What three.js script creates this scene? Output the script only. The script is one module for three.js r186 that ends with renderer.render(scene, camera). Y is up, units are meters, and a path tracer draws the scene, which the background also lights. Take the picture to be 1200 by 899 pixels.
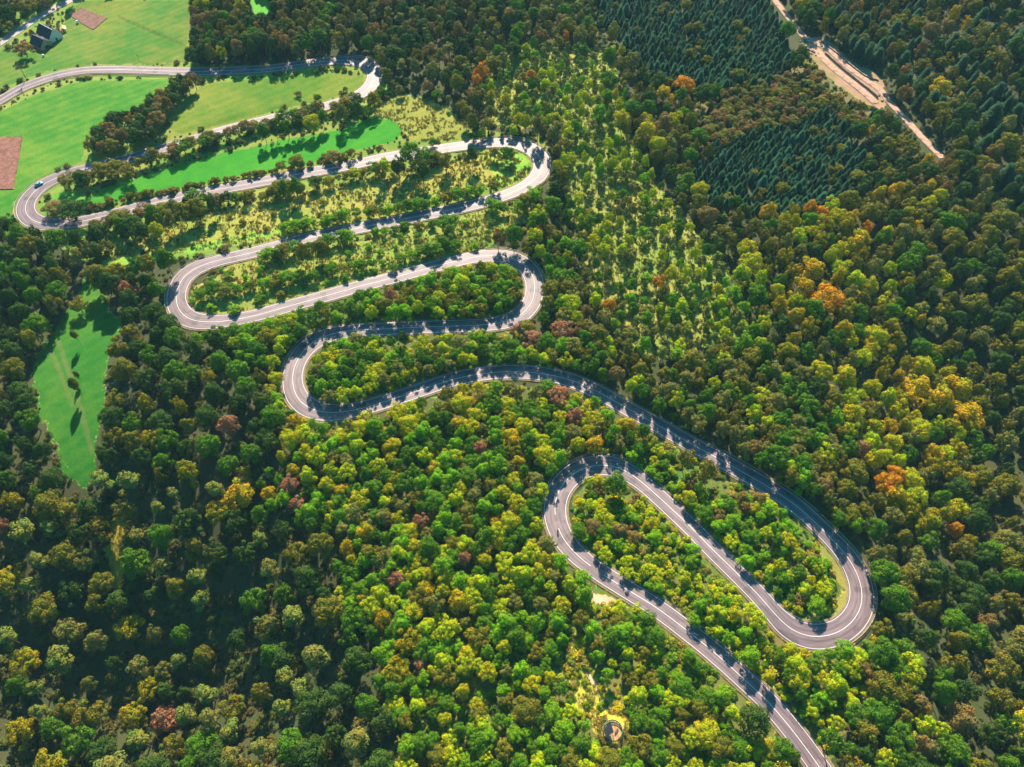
import * as THREE from 'three';
import { mergeGeometries } from 'three/addons/utils/BufferGeometryUtils.js';
import { RoundedBoxGeometry } from 'three/addons/geometries/RoundedBoxGeometry.js';
import { MarchingCubes } from 'three/addons/objects/MarchingCubes.js';

// ---------------------------------------------------------------- camera, sky, sun, exposure
const scene = new THREE.Scene();
const camera = new THREE.PerspectiveCamera(53, 1024 / 767, 1, 9000);
camera.position.set(0, 280, 0);
camera.lookAt(0, 280 - Math.sin(56 * Math.PI / 180) * 100, -Math.cos(56 * Math.PI / 180) * 100);
const renderer = new THREE.WebGLRenderer({ antialias: true });
renderer.setSize(1024, 767);
renderer.toneMapping = THREE.LinearToneMapping;
renderer.toneMappingExposure = 2.5;
renderer.shadowMap.enabled = true;
renderer.shadowMap.type = THREE.PCFSoftShadowMap;
const SUN_ELEVATION = 37 * Math.PI / 180, SUN_TURN = -2 * Math.PI / 180;
const sunDirection = new THREE.Vector3(Math.sin(SUN_TURN) * Math.cos(SUN_ELEVATION), Math.sin(SUN_ELEVATION), -Math.cos(SUN_TURN) * Math.cos(SUN_ELEVATION));
const sun = new THREE.DirectionalLight(new THREE.Color(1.0, 0.87, 0.7), 5);
sun.position.copy(sunDirection).multiplyScalar(900).add(new THREE.Vector3(0, 0, -260));
sun.target.position.set(0, 0, -260);
sun.castShadow = true;
sun.shadow.camera.left = -480; sun.shadow.camera.right = 480; sun.shadow.camera.top = 420; sun.shadow.camera.bottom = -420;
sun.shadow.camera.near = 50; sun.shadow.camera.far = 2000; sun.shadow.mapSize.set(8192, 8192);
scene.add(sun, sun.target);
{ // clear autumn sky: deep blue overhead, paler towards the horizon, a broad glow round the sun
  const w = 256, h = 128, data = new Float32Array(w * h * 4);
  for (let j = 0; j < h; j++) for (let i = 0; i < w; i++) {
    const up = (j + 0.5) / h * Math.PI - Math.PI / 2, a = (i + 0.5) / w * 2 * Math.PI - Math.PI;
    const y = Math.sin(up), x = Math.cos(up) * Math.cos(a), z = Math.cos(up) * Math.sin(a);
    const t = Math.pow(1 - Math.max(0, y), 3);
    const c = Math.max(0, x * sunDirection.x + y * sunDirection.y + z * sunDirection.z);
    const glow = 0.5 * Math.pow(c, 24) + 0.14 * Math.pow(c, 5);
    const o = (j * w + i) * 4;
    data[o] = 0.02 + 0.24 * t + glow; data[o + 1] = 0.46 + 0.28 * t + glow * 0.92; data[o + 2] = 0.86 + 0.2 * t + glow * 0.8; data[o + 3] = 1;
  }
  const sky = new THREE.DataTexture(data, w, h, THREE.RGBAFormat, THREE.FloatType);
  sky.mapping = THREE.EquirectangularReflectionMapping; sky.magFilter = sky.minFilter = THREE.LinearFilter; sky.needsUpdate = true;
  scene.background = sky; scene.environment = sky;
  scene.backgroundIntensity = scene.environmentIntensity = 0.3;
}
scene.fog = new THREE.FogExp2(new THREE.Color(0.4, 0.76, 0.95), 0.00006);

// ---------------------------------------------------------------- the place in metres: x across, z towards the viewer
const ROAD = [[-322.1,-366.4],[-312.5,-381.9],[-302.9,-393.4],[-295.4,-404.8],[-284.7,-413.8],[-274.8,-419.6],[-262.2,-423.8],[-245.6,-425.6],[-224.6,-425.7],[-203.3,-424.8],[-181.8,-424.0],[-164.3,-424.6],[-147.4,-426.7],[-127.2,-432.1],[-113.4,-435.5],[-103.0,-436.5],[-94.0,-435.0],[-87.4,-430.5],[-84.2,-422.7],[-84.4,-414.3],[-87.4,-406.2],[-93.0,-400.2],[-101.6,-395.3],[-112.7,-390.4],[-128.9,-384.5],[-142.8,-378.6],[-156.0,-372.3],[-169.1,-365.2],[-180.2,-358.2],[-191.2,-351.4],[-201.9,-344.9],[-214.0,-338.2],[-226.5,-333.1],[-237.4,-328.6],[-246.5,-323.0],[-252.7,-315.7],[-255.0,-307.5],[-254.0,-299.6],[-248.6,-292.3],[-240.8,-288.6],[-230.7,-288.8],[-220.0,-291.5],[-207.1,-297.1],[-196.8,-301.9],[-181.0,-309.1],[-169.8,-313.1],[-158.6,-317.0],[-144.1,-321.1],[-132.4,-324.4],[-120.8,-328.0],[-107.3,-331.6],[-93.7,-335.0],[-81.5,-338.9],[-69.5,-343.3],[-57.1,-346.2],[-43.2,-349.3],[-28.7,-352.1],[-15.8,-353.7],[-3.0,-353.7],[6.5,-350.7],[13.5,-344.1],[16.6,-336.6],[15.9,-328.3],[11.6,-320.8],[4.5,-314.5],[-4.5,-309.3],[-14.8,-304.6],[-26.8,-301.0],[-38.4,-298.1],[-53.1,-294.4],[-67.4,-290.7],[-81.7,-286.5],[-101.1,-280.5],[-111.9,-276.1],[-123.7,-270.5],[-135.4,-266.0],[-145.8,-262.3],[-154.4,-257.9],[-159.2,-251.7],[-160.4,-244.3],[-159.4,-237.0],[-156.0,-230.0],[-149.9,-224.6],[-140.2,-223.2],[-127.2,-225.3],[-116.0,-229.0],[-104.8,-233.7],[-87.0,-240.7],[-74.0,-245.9],[-63.3,-249.7],[-52.6,-253.6],[-41.9,-257.7],[-30.8,-261.7],[-19.7,-265.5],[-10.6,-267.3],[-1.3,-266.5],[6.3,-261.6],[10.6,-253.7],[11.0,-244.6],[8.7,-235.9],[3.8,-229.6],[-3.2,-225.7],[-13.2,-223.7],[-26.4,-222.5],[-36.9,-221.6],[-47.4,-220.5],[-57.7,-219.5],[-69.4,-218.6],[-79.7,-217.0],[-87.1,-214.0],[-93.1,-208.2],[-96.3,-200.3],[-96.8,-191.7],[-94.4,-183.5],[-90.1,-177.6],[-83.5,-174.1],[-74.2,-173.6],[-63.5,-176.3],[-54.2,-180.1],[-44.7,-184.2],[-35.0,-188.7],[-25.2,-192.8],[-15.2,-195.4],[-5.0,-196.7],[5.2,-196.6],[15.2,-195.0],[25.7,-191.7],[36.6,-185.6],[47.4,-178.0],[57.9,-170.8],[68.0,-163.8],[75.5,-158.3],[85.1,-151.7],[94.5,-144.8],[103.7,-138.0],[112.7,-130.7],[118.9,-123.8],[124.4,-117.0],[128.5,-111.1],[131.1,-104.4],[131.5,-97.5],[129.6,-91.2],[125.1,-85.6],[118.9,-81.3],[111.6,-79.1],[105.7,-79.2],[100.3,-81.4],[96.0,-86.2],[92.1,-92.1],[84.5,-101.8],[76.4,-111.8],[70.2,-120.2],[63.7,-128.2],[56.9,-136.1],[49.8,-143.5],[42.3,-148.1],[34.4,-148.6],[26.3,-145.5],[19.9,-139.0],[16.9,-131.0],[17.3,-122.2],[20.8,-114.1],[26.8,-107.4],[35.0,-101.1],[44.1,-94.9],[52.8,-88.9],[62.8,-80.4],[70.0,-74.0],[77.0,-67.2],[82.9,-61.2],[87.3,-56.8],[92.0,-50.5],[96.4,-43.9],[100.1,-37.5],[105.4,-27.8],[109.6,-18.3]];
const VALLEY_ROAD = [[-338.8,-430.0],[-327.4,-455.8],[-320.4,-470.6],[-316.6,-480.3],[-311.2,-490.3],[-306.9,-497.7],[-300.9,-506.7],[-290.7,-519.8],[-275.2,-536.4]];
const GRAVEL = [[168.3,-544.5],[177.8,-506.3],[184.2,-476.5],[188.3,-460.0],[194.0,-454.1],[200.4,-446.5],[207.4,-428.7],[216.5,-414.4],[221.5,-405.9],[223.8,-393.9],[227.9,-377.8],[232.0,-359.7],[237.6,-340.4]];
const GRAVEL_BAR = [[189.2,-454.1],[192.3,-446.4],[194.9,-434.4],[199.4,-424.0],[205.7,-413.1],[211.3,-402.4],[215.3,-392.5]];
const ZONES = {
  field_upper: [[-324.4,-394.8],[-307.9,-405.6],[-334.8,-419.6],[-324.7,-448.5],[-307.4,-445.1],[-292.0,-450.7],[-295.9,-477.5],[-297.1,-498.1],[-291.1,-506.0],[-288.0,-524.4],[-222.6,-530.3],[-209.1,-466.7],[-203.8,-433.9],[-233.5,-432.3],[-259.2,-431.0],[-278.7,-426.2],[-296.0,-415.7],[-306.3,-402.0]],
  field_mid: [[-312.5,-367.4],[-298.6,-382.7],[-283.9,-397.4],[-263.7,-412.6],[-208.7,-418.1],[-204.5,-414.2],[-218.4,-388.6],[-235.3,-373.7],[-240.0,-359.4],[-236.2,-336.5],[-249.1,-328.4],[-258.4,-319.1],[-261.7,-304.5],[-257.7,-291.5],[-277.9,-281.8]],
  field_east: [[-188.0,-410.9],[-140.7,-417.6],[-105.3,-425.0],[-91.2,-421.3],[-90.2,-407.3],[-104.8,-400.5],[-136.2,-389.1],[-163.1,-374.8],[-188.3,-362.8],[-197.6,-365.4],[-193.2,-386.5]],
  field_strip: [[-226.2,-306.5],[-215.1,-317.3],[-191.0,-331.6],[-162.3,-347.3],[-126.7,-361.7],[-98.0,-368.0],[-81.5,-379.8],[-66.5,-373.7],[-62.8,-363.7],[-67.5,-356.3],[-95.1,-345.6],[-126.7,-334.9],[-166.2,-322.9],[-195.1,-312.0],[-219.5,-301.7]],
  field_dry: [[-81.5,-379.8],[-74.9,-394.2],[-66.1,-398.7],[-50.6,-395.0],[-38.1,-387.1],[-24.5,-368.1],[-29.0,-358.2],[-57.9,-356.3],[-62.8,-363.7],[-66.5,-373.7]],
  pasture: [[-215.1,-267.5],[-174.0,-290.5],[-135.1,-306.3],[-100.9,-319.2],[-60.5,-330.0],[-28.3,-339.5],[0.0,-345.7],[10.3,-337.3],[9.2,-325.5],[-18.1,-312.7],[-53.6,-300.7],[-96.5,-287.8],[-136.7,-271.8],[-170.2,-268.3],[-199.3,-264.6]],
  opening: [[-182.5,-517.8],[-168.5,-517.8],[-159.3,-487.0],[-169.0,-483.7]],
  wedge: [[-205.6,-257.3],[-201.9,-261.8],[-198.2,-244.7],[-190.3,-230.6],[-180.3,-223.2],[-181.5,-204.8],[-176.5,-179.9],[-174.5,-159.7],[-171.4,-144.9],[-173.9,-138.9],[-179.1,-142.5],[-187.1,-153.2],[-197.8,-167.2],[-210.1,-188.3],[-215.6,-201.9],[-213.0,-217.7],[-209.6,-235.9],[-208.1,-251.7]],
  path_green: [[-204.8,-257.3],[-202.1,-265.3],[-183.2,-268.3],[-164.5,-271.1],[-138.0,-278.0],[-112.0,-289.8],[-111.4,-286.0],[-136.9,-273.0],[-163.2,-266.2],[-190.2,-262.6],[-197.9,-257.1]],
  verge_car: [[-246.0,-303.9],[-240.0,-312.9],[-226.8,-314.3],[-219.0,-303.0],[-225.1,-294.1],[-237.2,-293.8],[-244.2,-296.3]],
  verge_right: [[-19.0,-346.3],[0.0,-347.2],[10.3,-338.7],[10.1,-326.1],[0.0,-318.1],[-18.1,-312.0],[-9.2,-325.9]],
  layby: [[27.8,-96.3],[31.6,-96.3],[38.3,-93.7],[36.2,-90.1],[29.4,-91.1]],
  knoll: [[27.1,-49.0],[29.0,-52.5],[33.4,-53.8],[37.6,-52.5],[39.0,-49.0],[38.0,-44.2],[32.5,-42.7],[27.6,-44.3]],
  glade: [[20.8,-81.1],[27.5,-81.1],[29.0,-65.6],[32.6,-59.4],[35.7,-53.8],[30.2,-49.0],[25.7,-50.4],[19.9,-59.5],[16.2,-62.9],[18.1,-73.0]],
  verge_hairpin: [[117.3,-116.6],[122.5,-113.4],[126.4,-106.8],[127.1,-97.5],[123.3,-89.6],[115.4,-84.3],[103.4,-83.3],[110.3,-86.0],[118.0,-89.4],[122.3,-97.3],[121.6,-105.5]],
  meadows: [[-370.5,-444.1],[-299.7,-540.5],[-225.6,-542.4],[-200.9,-432.9],[-131.8,-427.2],[-86.2,-444.6],[-76.8,-414.2],[-66.1,-398.7],[-24.5,-368.1],[0.0,-360.4],[19.2,-358.0],[24.0,-325.8],[0.0,-303.8],[-69.7,-282.5],[-126.5,-263.0],[-211.6,-263.0],[-233.2,-278.4],[-251.2,-281.0],[-296.3,-273.2]],
  bank: [[186.6,-462.1],[199.8,-459.9],[225.6,-419.0],[225.4,-399.8],[217.3,-385.1],[208.1,-391.8],[197.8,-406.2],[188.3,-426.3],[185.5,-444.6]],
  scar: [[260.2,-335.4],[265.0,-333.3],[269.1,-328.8],[266.4,-325.8],[260.8,-328.4]],
  ride: [[-162.6,-126.1],[-156.2,-126.2],[-154.9,-102.8],[-159.1,-102.6]],
  thin: [[-5.4,-446.4],[27.4,-457.8],[64.6,-445.5],[69.0,-346.1],[88.8,-297.2],[106.1,-266.6],[109.5,-213.2],[61.5,-203.1],[36.7,-239.5],[30.0,-291.4],[26.7,-365.7],[-12.2,-367.6],[-20.6,-409.2]],
  spruce_a: [[55.9,-575.9],[189.8,-576.7],[181.0,-474.5],[182.8,-444.7],[155.7,-414.3],[138.3,-402.4],[103.5,-410.8],[83.3,-417.8],[65.4,-455.5]],
  spruce_b: [[93.4,-332.1],[115.3,-358.4],[137.5,-369.6],[179.6,-382.0],[200.5,-369.8],[199.5,-340.0],[186.2,-309.8],[161.1,-298.9],[124.7,-298.1],[103.6,-307.2]],
  young: [[144.1,-406.3],[183.4,-435.3],[191.0,-422.0],[210.4,-385.3],[211.1,-369.4],[196.6,-369.9],[179.6,-382.0],[137.5,-369.6],[111.4,-358.5],[100.4,-386.2],[128.2,-402.8]],
  grove_hedge: [[-235.8,-327.9],[-240.9,-353.2],[-233.8,-373.7],[-217.9,-386.9],[-205.3,-415.2],[-189.9,-416.4],[-189.1,-398.5],[-197.7,-373.3],[-199.3,-355.3],[-213.3,-337.9]],
  grove_top: [[-230.4,-554.8],[-151.7,-552.2],[-132.4,-431.4],[-200.6,-431.9]],
  loop_moto: [[23.0,-130.3],[30.4,-141.4],[42.3,-143.6],[54.9,-131.4],[74.3,-107.8],[93.3,-88.3],[100.7,-78.4],[131.4,-74.1],[102.5,-39.0],[88.2,-61.5],[69.8,-77.9],[47.2,-94.9],[29.2,-109.0]],
  loop_right: [[50.7,-167.2],[95.9,-137.9],[119.1,-116.7],[126.0,-97.5],[118.5,-86.3],[106.7,-84.0],[94.0,-92.1],[75.7,-117.3],[57.2,-142.9],[47.4,-150.8]],
  loop_six: [[-92.3,-210.8],[-70.3,-215.3],[0.0,-220.4],[34.4,-198.6],[15.3,-198.2],[-15.3,-198.6],[-44.9,-186.6],[-73.1,-175.1],[-84.5,-178.3],[-93.6,-189.8]],
  loop_five: [[-129.7,-218.1],[-108.5,-231.8],[-73.6,-242.5],[-33.6,-259.4],[-10.6,-265.1],[5.1,-259.6],[9.0,-242.8],[0.0,-228.6],[-39.7,-223.4],[-86.3,-217.9],[-97.5,-202.0],[-102.4,-197.3],[-148.7,-215.9]],
  scrub: [[-153.7,-245.6],[-141.9,-256.9],[-114.7,-267.6],[-56.8,-285.3],[0.0,-303.8],[17.9,-303.1],[-17.0,-269.4],[-50.3,-258.2],[-90.2,-243.8],[-135.5,-227.2],[-152.2,-231.0]],
  right_gold: [[123.5,-291.7],[162.9,-306.6],[195.4,-293.6],[194.5,-255.1],[206.7,-214.2],[210.9,-170.9],[179.9,-119.8],[151.6,-127.8],[147.7,-170.7],[127.4,-204.1],[109.1,-233.6],[110.4,-266.8]],
  hillside: [[209.0,-578.2],[367.3,-486.1],[313.2,-303.3],[242.7,-319.9],[236.5,-359.2],[224.9,-401.6],[207.1,-444.9]],
  gully: [[207.1,-444.9],[224.9,-401.6],[236.5,-359.2],[242.7,-319.9],[230.2,-292.8],[195.1,-292.4],[203.1,-339.8],[213.4,-369.2]],
  low_left: [[-249.6,-143.0],[-171.0,-139.6],[-163.2,-152.3],[-93.5,-137.1],[-58.3,-96.0],[-36.7,-37.1],[-34.5,-12.7],[-195.2,-12.9]],
  left_wood: [[-314.8,-285.5],[-222.3,-284.6],[-165.3,-266.3],[-157.2,-226.9],[-101.6,-192.6],[-93.5,-137.1],[-163.2,-152.3],[-171.0,-139.6],[-249.6,-143.0]],
  centre: [[-102.4,-197.3],[-93.1,-174.9],[-44.4,-180.4],[-15.1,-190.1],[37.1,-182.4],[71.1,-156.9],[42.0,-148.7],[24.2,-142.5],[18.5,-127.3],[21.2,-113.0],[31.8,-99.6],[12.2,-80.5],[-11.8,-63.2],[-39.1,-64.2],[-62.1,-99.5],[-93.5,-137.1]],
  low_mid: [[-39.3,-67.1],[-12.1,-74.8],[12.5,-93.0],[28.6,-99.5],[47.0,-93.0],[69.2,-74.3],[86.9,-54.6],[94.8,-12.6],[-34.5,-12.7]],
  low_right: [[109.4,-75.0],[143.7,-82.2],[153.2,-64.1],[136.9,-12.6],[94.8,-12.6]],
  east_wood: [[18.3,-319.0],[41.1,-244.7],[61.5,-203.1],[109.5,-213.2],[147.7,-170.7],[134.7,-122.2],[97.9,-148.5],[37.7,-191.5],[7.7,-204.3],[16.6,-251.0],[0.0,-296.4]],
  top_wood: [[-155.5,-576.5],[55.9,-575.9],[64.6,-445.5],[-5.4,-446.4],[-19.4,-360.1],[-65.6,-392.0],[-79.2,-427.9],[-132.4,-431.4]],
};
const HEDGES = [
  [[[-237.2,-318.3],[-215.8,-326.0],[-188.7,-340.9],[-162.8,-359.0],[-133.7,-374.3],[-104.4,-385.5],[-85.6,-389.9]],5,9,6.5,"olive"],
  [[[-220.1,-299.2],[-202.8,-307.6],[-180.3,-315.5],[-152.7,-324.5],[-126.2,-331.9],[-103.4,-337.0],[-71.4,-346.1],[-33.7,-354.6]],1.6,4.2,1.9,"brown"],
  [[[-152.7,-324.5],[-132.7,-331.4],[-119.6,-334.6],[-101.4,-339.1],[-76.0,-345.4]],5,8,13,"olive"],
  [[[-212.7,-283.8],[-193.9,-291.1],[-182.3,-297.0],[-172.2,-301.0],[-157.4,-304.9],[-135.2,-307.0],[-116.0,-313.6],[-98.7,-319.9]],5,9,6,"olive"],
  [[[-92.3,-323.4],[-74.4,-328.5],[-56.1,-333.4],[-37.8,-340.7]],5,10,6,"green"],
  [[[-117.2,-282.1],[-96.7,-289.1],[-75.5,-295.9],[-49.2,-301.1],[-27.0,-307.8],[0.0,-316.1]],4,7,4.2,"green"],
  [[[-126.4,-262.5],[-110.5,-267.7],[-94.4,-273.1],[-77.9,-278.2]],5,8,4.6,"green"],
  [[[-71.6,-280.6],[-56.8,-285.3],[-30.6,-288.0]],4,7,7,"green"],
  [[[-148.9,-237.4],[-134.4,-240.9],[-111.2,-247.0],[-87.5,-254.1],[-67.2,-259.7]],4.5,7,4.2,"green"],
  [[[-42.6,-268.7],[-25.7,-272.2],[-54.9,-263.0]],4,7,5,"green"],
  [[[-328.6,-459.4],[-322.4,-475.2],[-315.5,-491.8],[-310.1,-500.7]],6,10,9,"brown"],
  [[[-327.3,-463.2],[-316.9,-471.9],[-310.7,-482.4]],4,7,8,"olive"],
  [[[-17.9,-302.8],[0.0,-296.4],[18.1,-312.5]],5,9,6,"green"],
];
const SINGLES = [
  [-234.7,-314.9,9,4.6,"olive"],
  [-225.3,-319.6,7,3,"brown"],
  [-224.8,-292.9,11,5.4,"dark"],
  [-236.3,-296.3,6,4.6,"brown"],
  [-215.1,-321.9,8,4,"olive"],
  [-204.5,-322.5,9,4.4,"olive"],
  [-202.4,-230.7,8,4,"olive"],
  [-191.8,-241.6,18,4.6,"olive"],
  [-197.3,-245.7,15,4,"olive"],
  [-186.7,-237.4,17,4.5,"dark"],
  [-304.8,-441.2,9,6,"brown"],
  [-306.3,-459.9,7,1.9,"brown"],
  [-32.7,-284.3,9,5,"green"],
  [-55.3,-334.8,16,6,"green"],
  [-115.7,-397.4,4,2.2,"green"],
  [-128.0,-401.3,3,2,"brown"],
  [-100.3,-405.3,3,1.6,"green"],
  [-112.8,-384.3,9,4.6,"olive"],
  [-95.9,-382.4,11,5,"olive"],
  [-83.4,-379.1,7,3.4,"green"],
  [-22.6,-355.6,6,2.4,"green"],
  [-17.8,-356.1,6.5,2.6,"green"],
  [-44.1,-352.6,5,2.4,"green"],
  [23.6,-214.8,10,5.4,"russet"],
  [9.8,-211.7,9,5,"russet"],
  [-88.4,-138.7,9,4,"russet"],
  [-85.1,-130.8,8,3.6,"russet"],
  [20.4,-180.3,9,5,"russet"],
  [0.0,-158.7,9,4.5,"gold"],
  [150.5,-139.9,13,5,"orange"],
  [153.9,-135.0,13,4.6,"gold"],
  [-107.1,-134.0,13,6.5,"gold"],
  [102.0,-398.4,14,6,"orange"],
  [88.2,-389.5,14,6,"gold"],
  [201.4,-192.4,15,7,"gold"],
  [191.6,-187.2,15,7,"gold"],
  [204.0,-179.6,15,7,"gold"],
  [179.0,-189.6,14,7,"gold"],
  [143.9,-251.6,14,7,"gold"],
  [137.2,-240.3,13,6,"gold"],
  [146.1,-233.0,14,6.5,"orange"],
  [172.7,-272.9,13,6,"gold"],
  [248.5,-391.1,13,6,"gold"],
  [31.1,-37.9,7,3.4,"olive"],
  [41.4,-41.6,8,4,"olive"],
  [-161.0,-38.4,13,5.5,"amber"],
  [-174.2,-51.0,13,5,"amber"],
  [-180.9,-74.6,12,5,"amber"],
  [-136.7,-67.6,11,4.4,"amber"],
  [-117.0,-127.7,13,5,"amber"],
  [-36.9,-75.8,11,5,"amber"],
  [-39.3,-67.1,10,4.6,"amber"],
  [-148.0,-88.6,12,5,"amber"],
  [-128.7,-55.4,11,4.6,"russet"],
  [-192.6,-101.2,13,5.5,"amber"],
  [-179.4,-93.0,12,5,"olive"],
  [-173.7,-127.1,16,5,"olive"],
  [-166.3,-128.6,15,4.6,"dark"],
  [-181.0,-129.4,16,5,"olive"],
  [-162.0,-122.3,14,4.4,"olive"],
  [-169.6,-119.5,15,4.8,"dark"],
  [-173.0,-111.8,15,4.8,"olive"],
  [-165.7,-109.7,14,4.4,"grey"],
  [-168.3,-99.8,14,4.6,"dark"],
  [-160.9,-95.6,13,4.4,"olive"],
  [-167.7,-86.2,14,4.6,"grey"],
];
const SLIM = [[-196.4,-210.8,11],[-189.2,-190.1,8],[-186.5,-182.5,13]];
const BARE = [[-295.1,-414.7,12],[-232.7,-435.2,5]];
const PLOUGH = [[[-295.6,-489.9],[-289.8,-499.8],[-268.1,-487.2],[-273.0,-471.0]],[[-303.9,-358.6],[-276.4,-359.5],[-265.4,-315.3],[-286.9,-314.7]]];
const CAR = [[-252.9,-318.1],[-248.7,-322.1]];
const BIKE = [[17.7,-118.6],[17.0,-122.9]];
const FARM = [[-297.6,-463.1],[-299.4,-452.9],[-298.7,-457.0],[-292.2,-471.4],[-286.5,-480.9],[-294.3,-440.7]];
const SHELTER = [33.1,-46.9];
const FOOTPATH = [[25.7,-86.0],[25.1,-80.5],[26.0,-75.0],[26.3,-70.9],[26.6,-65.6],[29.3,-61.1],[31.4,-57.7],[32.3,-54.4]];
const TRACKS = [[[-210.9,-209.5],[-199.6,-193.5],[-189.5,-177.7]],[[-208.2,-213.4],[-197.2,-195.8],[-185.2,-175.6],[-175.3,-155.8]]];
const TRACKWALL = [[197.5,-455.0],[203.9,-442.9],[211.0,-428.0],[216.6,-418.7],[222.6,-415.4]];
const TRENCHWALL = [[197.2,-441.8],[203.1,-428.5],[210.2,-414.2],[215.4,-404.2],[217.9,-398.3]];
const BOULDERS = [[184.2,-456.2],[186.7,-450.3],[189.2,-444.5],[192.3,-441.7],[184.4,-452.3],[186.9,-446.5],[190.1,-443.6],[196.2,-454.1],[184.7,-448.4],[187.8,-445.5],[190.3,-439.9],[196.4,-450.2],[185.5,-447.4],[188.0,-441.7],[219.4,-400.0],[220.0,-394.9]];
const FIELDFENCE = [[-260.9,-488.0],[-239.4,-473.0],[-210.1,-455.0]];
const RAILS = [[[-113.5,-435.8],[-93.0,-400.6],[-80.9,-423.4]],[[-237.4,-328.6],[-240.9,-288.9],[-261.6,-303.2]],[[-19.2,-353.9],[8.2,-317.4],[24.2,-332.6]],[[-146.1,-262.8],[-153.8,-227.4],[-165.1,-240.3]],[[-12.7,-267.3],[2.4,-228.6],[16.6,-248.2]],[[-80.0,-217.3],[-88.6,-176.1],[-102.3,-192.7]],[[118.9,-123.8],[108.7,-78.9],[137.8,-93.2]],[[63.7,-128.4],[20.9,-113.7],[13.8,-142.4]],[[85.2,-151.9],[117.6,-125.5],[112.5,-142.9]],[[52.8,-89.1],[76.6,-67.6],[73.2,-80.3]],[[-280.6,-416.9],[-210.7,-425.6],[-243.6,-413.6]]];
const FRAME = [[-179.7,-39.4],[168.8,-37.0],[314.7,-459.9],[-344.8,-503.9]];

// ---------------------------------------------------------------- helpers
function randomFrom(seed) { let a = seed >>> 0; return () => { a = (a + 0x6D2B79F5) >>> 0; let t = a; t = Math.imul(t ^ (t >>> 15), t | 1); t ^= t + Math.imul(t ^ (t >>> 7), t | 61); return ((t ^ (t >>> 14)) >>> 0) / 4294967296; }; }
const smooth = (t) => { t = Math.min(1, Math.max(0, t)); return t * t * (3 - 2 * t); };
const lerp = (a, b, t) => a + (b - a) * t;
function hash2(i, j) { let n = Math.imul(i, 374761393) + Math.imul(j, 668265263) | 0; n = Math.imul(n ^ (n >>> 13), 1274126177); return ((n ^ (n >>> 16)) >>> 0) / 4294967296; }
function noise(x, y) { const i = Math.floor(x), j = Math.floor(y), u = x - i, v = y - j, a = u * u * (3 - 2 * u), b = v * v * (3 - 2 * v); return lerp(lerp(hash2(i, j), hash2(i + 1, j), a), lerp(hash2(i, j + 1), hash2(i + 1, j + 1), a), b); }
const fbm = (x, y) => noise(x, y) * 0.5 + noise(x * 2.1 + 7, y * 2.1 + 3) * 0.3 + noise(x * 4.3 + 1, y * 4.3 + 9) * 0.2;
function inside(p, x, z) { let c = false; for (let i = 0, j = p.length - 1; i < p.length; j = i++) { const a = p[i], b = p[j]; if ((a[1] > z) !== (b[1] > z) && x < (b[0] - a[0]) * (z - a[1]) / (b[1] - a[1]) + a[0]) c = !c; } return c; }
const taken = new Map();
function numbered(name) { const n = taken.get(name) || 0; taken.set(name, n + 1); return n ? `${name}_${String(n).padStart(3, '0')}` : name; }
function mesh(name, geometry, material, parent) { const m = new THREE.Mesh(geometry, material); m.name = parent ? name : numbered(name); m.castShadow = m.receiveShadow = true; (parent || scene).add(m); return m; }
function structure(name, geometry, material) { const m = mesh(name, geometry, material); m.userData = { kind: 'structure' }; return m; }
function thing(name, label, category, group) { const g = new THREE.Group(); g.name = numbered(name); g.userData = { label, category }; if (group) g.userData.group = group; scene.add(g); return g; }
const standard = (o) => new THREE.MeshStandardMaterial(o);
function buffer(position, index, extra = {}) { const g = new THREE.BufferGeometry(); g.setAttribute('position', new THREE.Float32BufferAttribute(position, 3)); for (const k in extra) g.setAttribute(k, new THREE.Float32BufferAttribute(extra[k], k === 'uv' ? 2 : 3)); if (index) g.setIndex(index); g.computeVertexNormals(); return g; }

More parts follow.
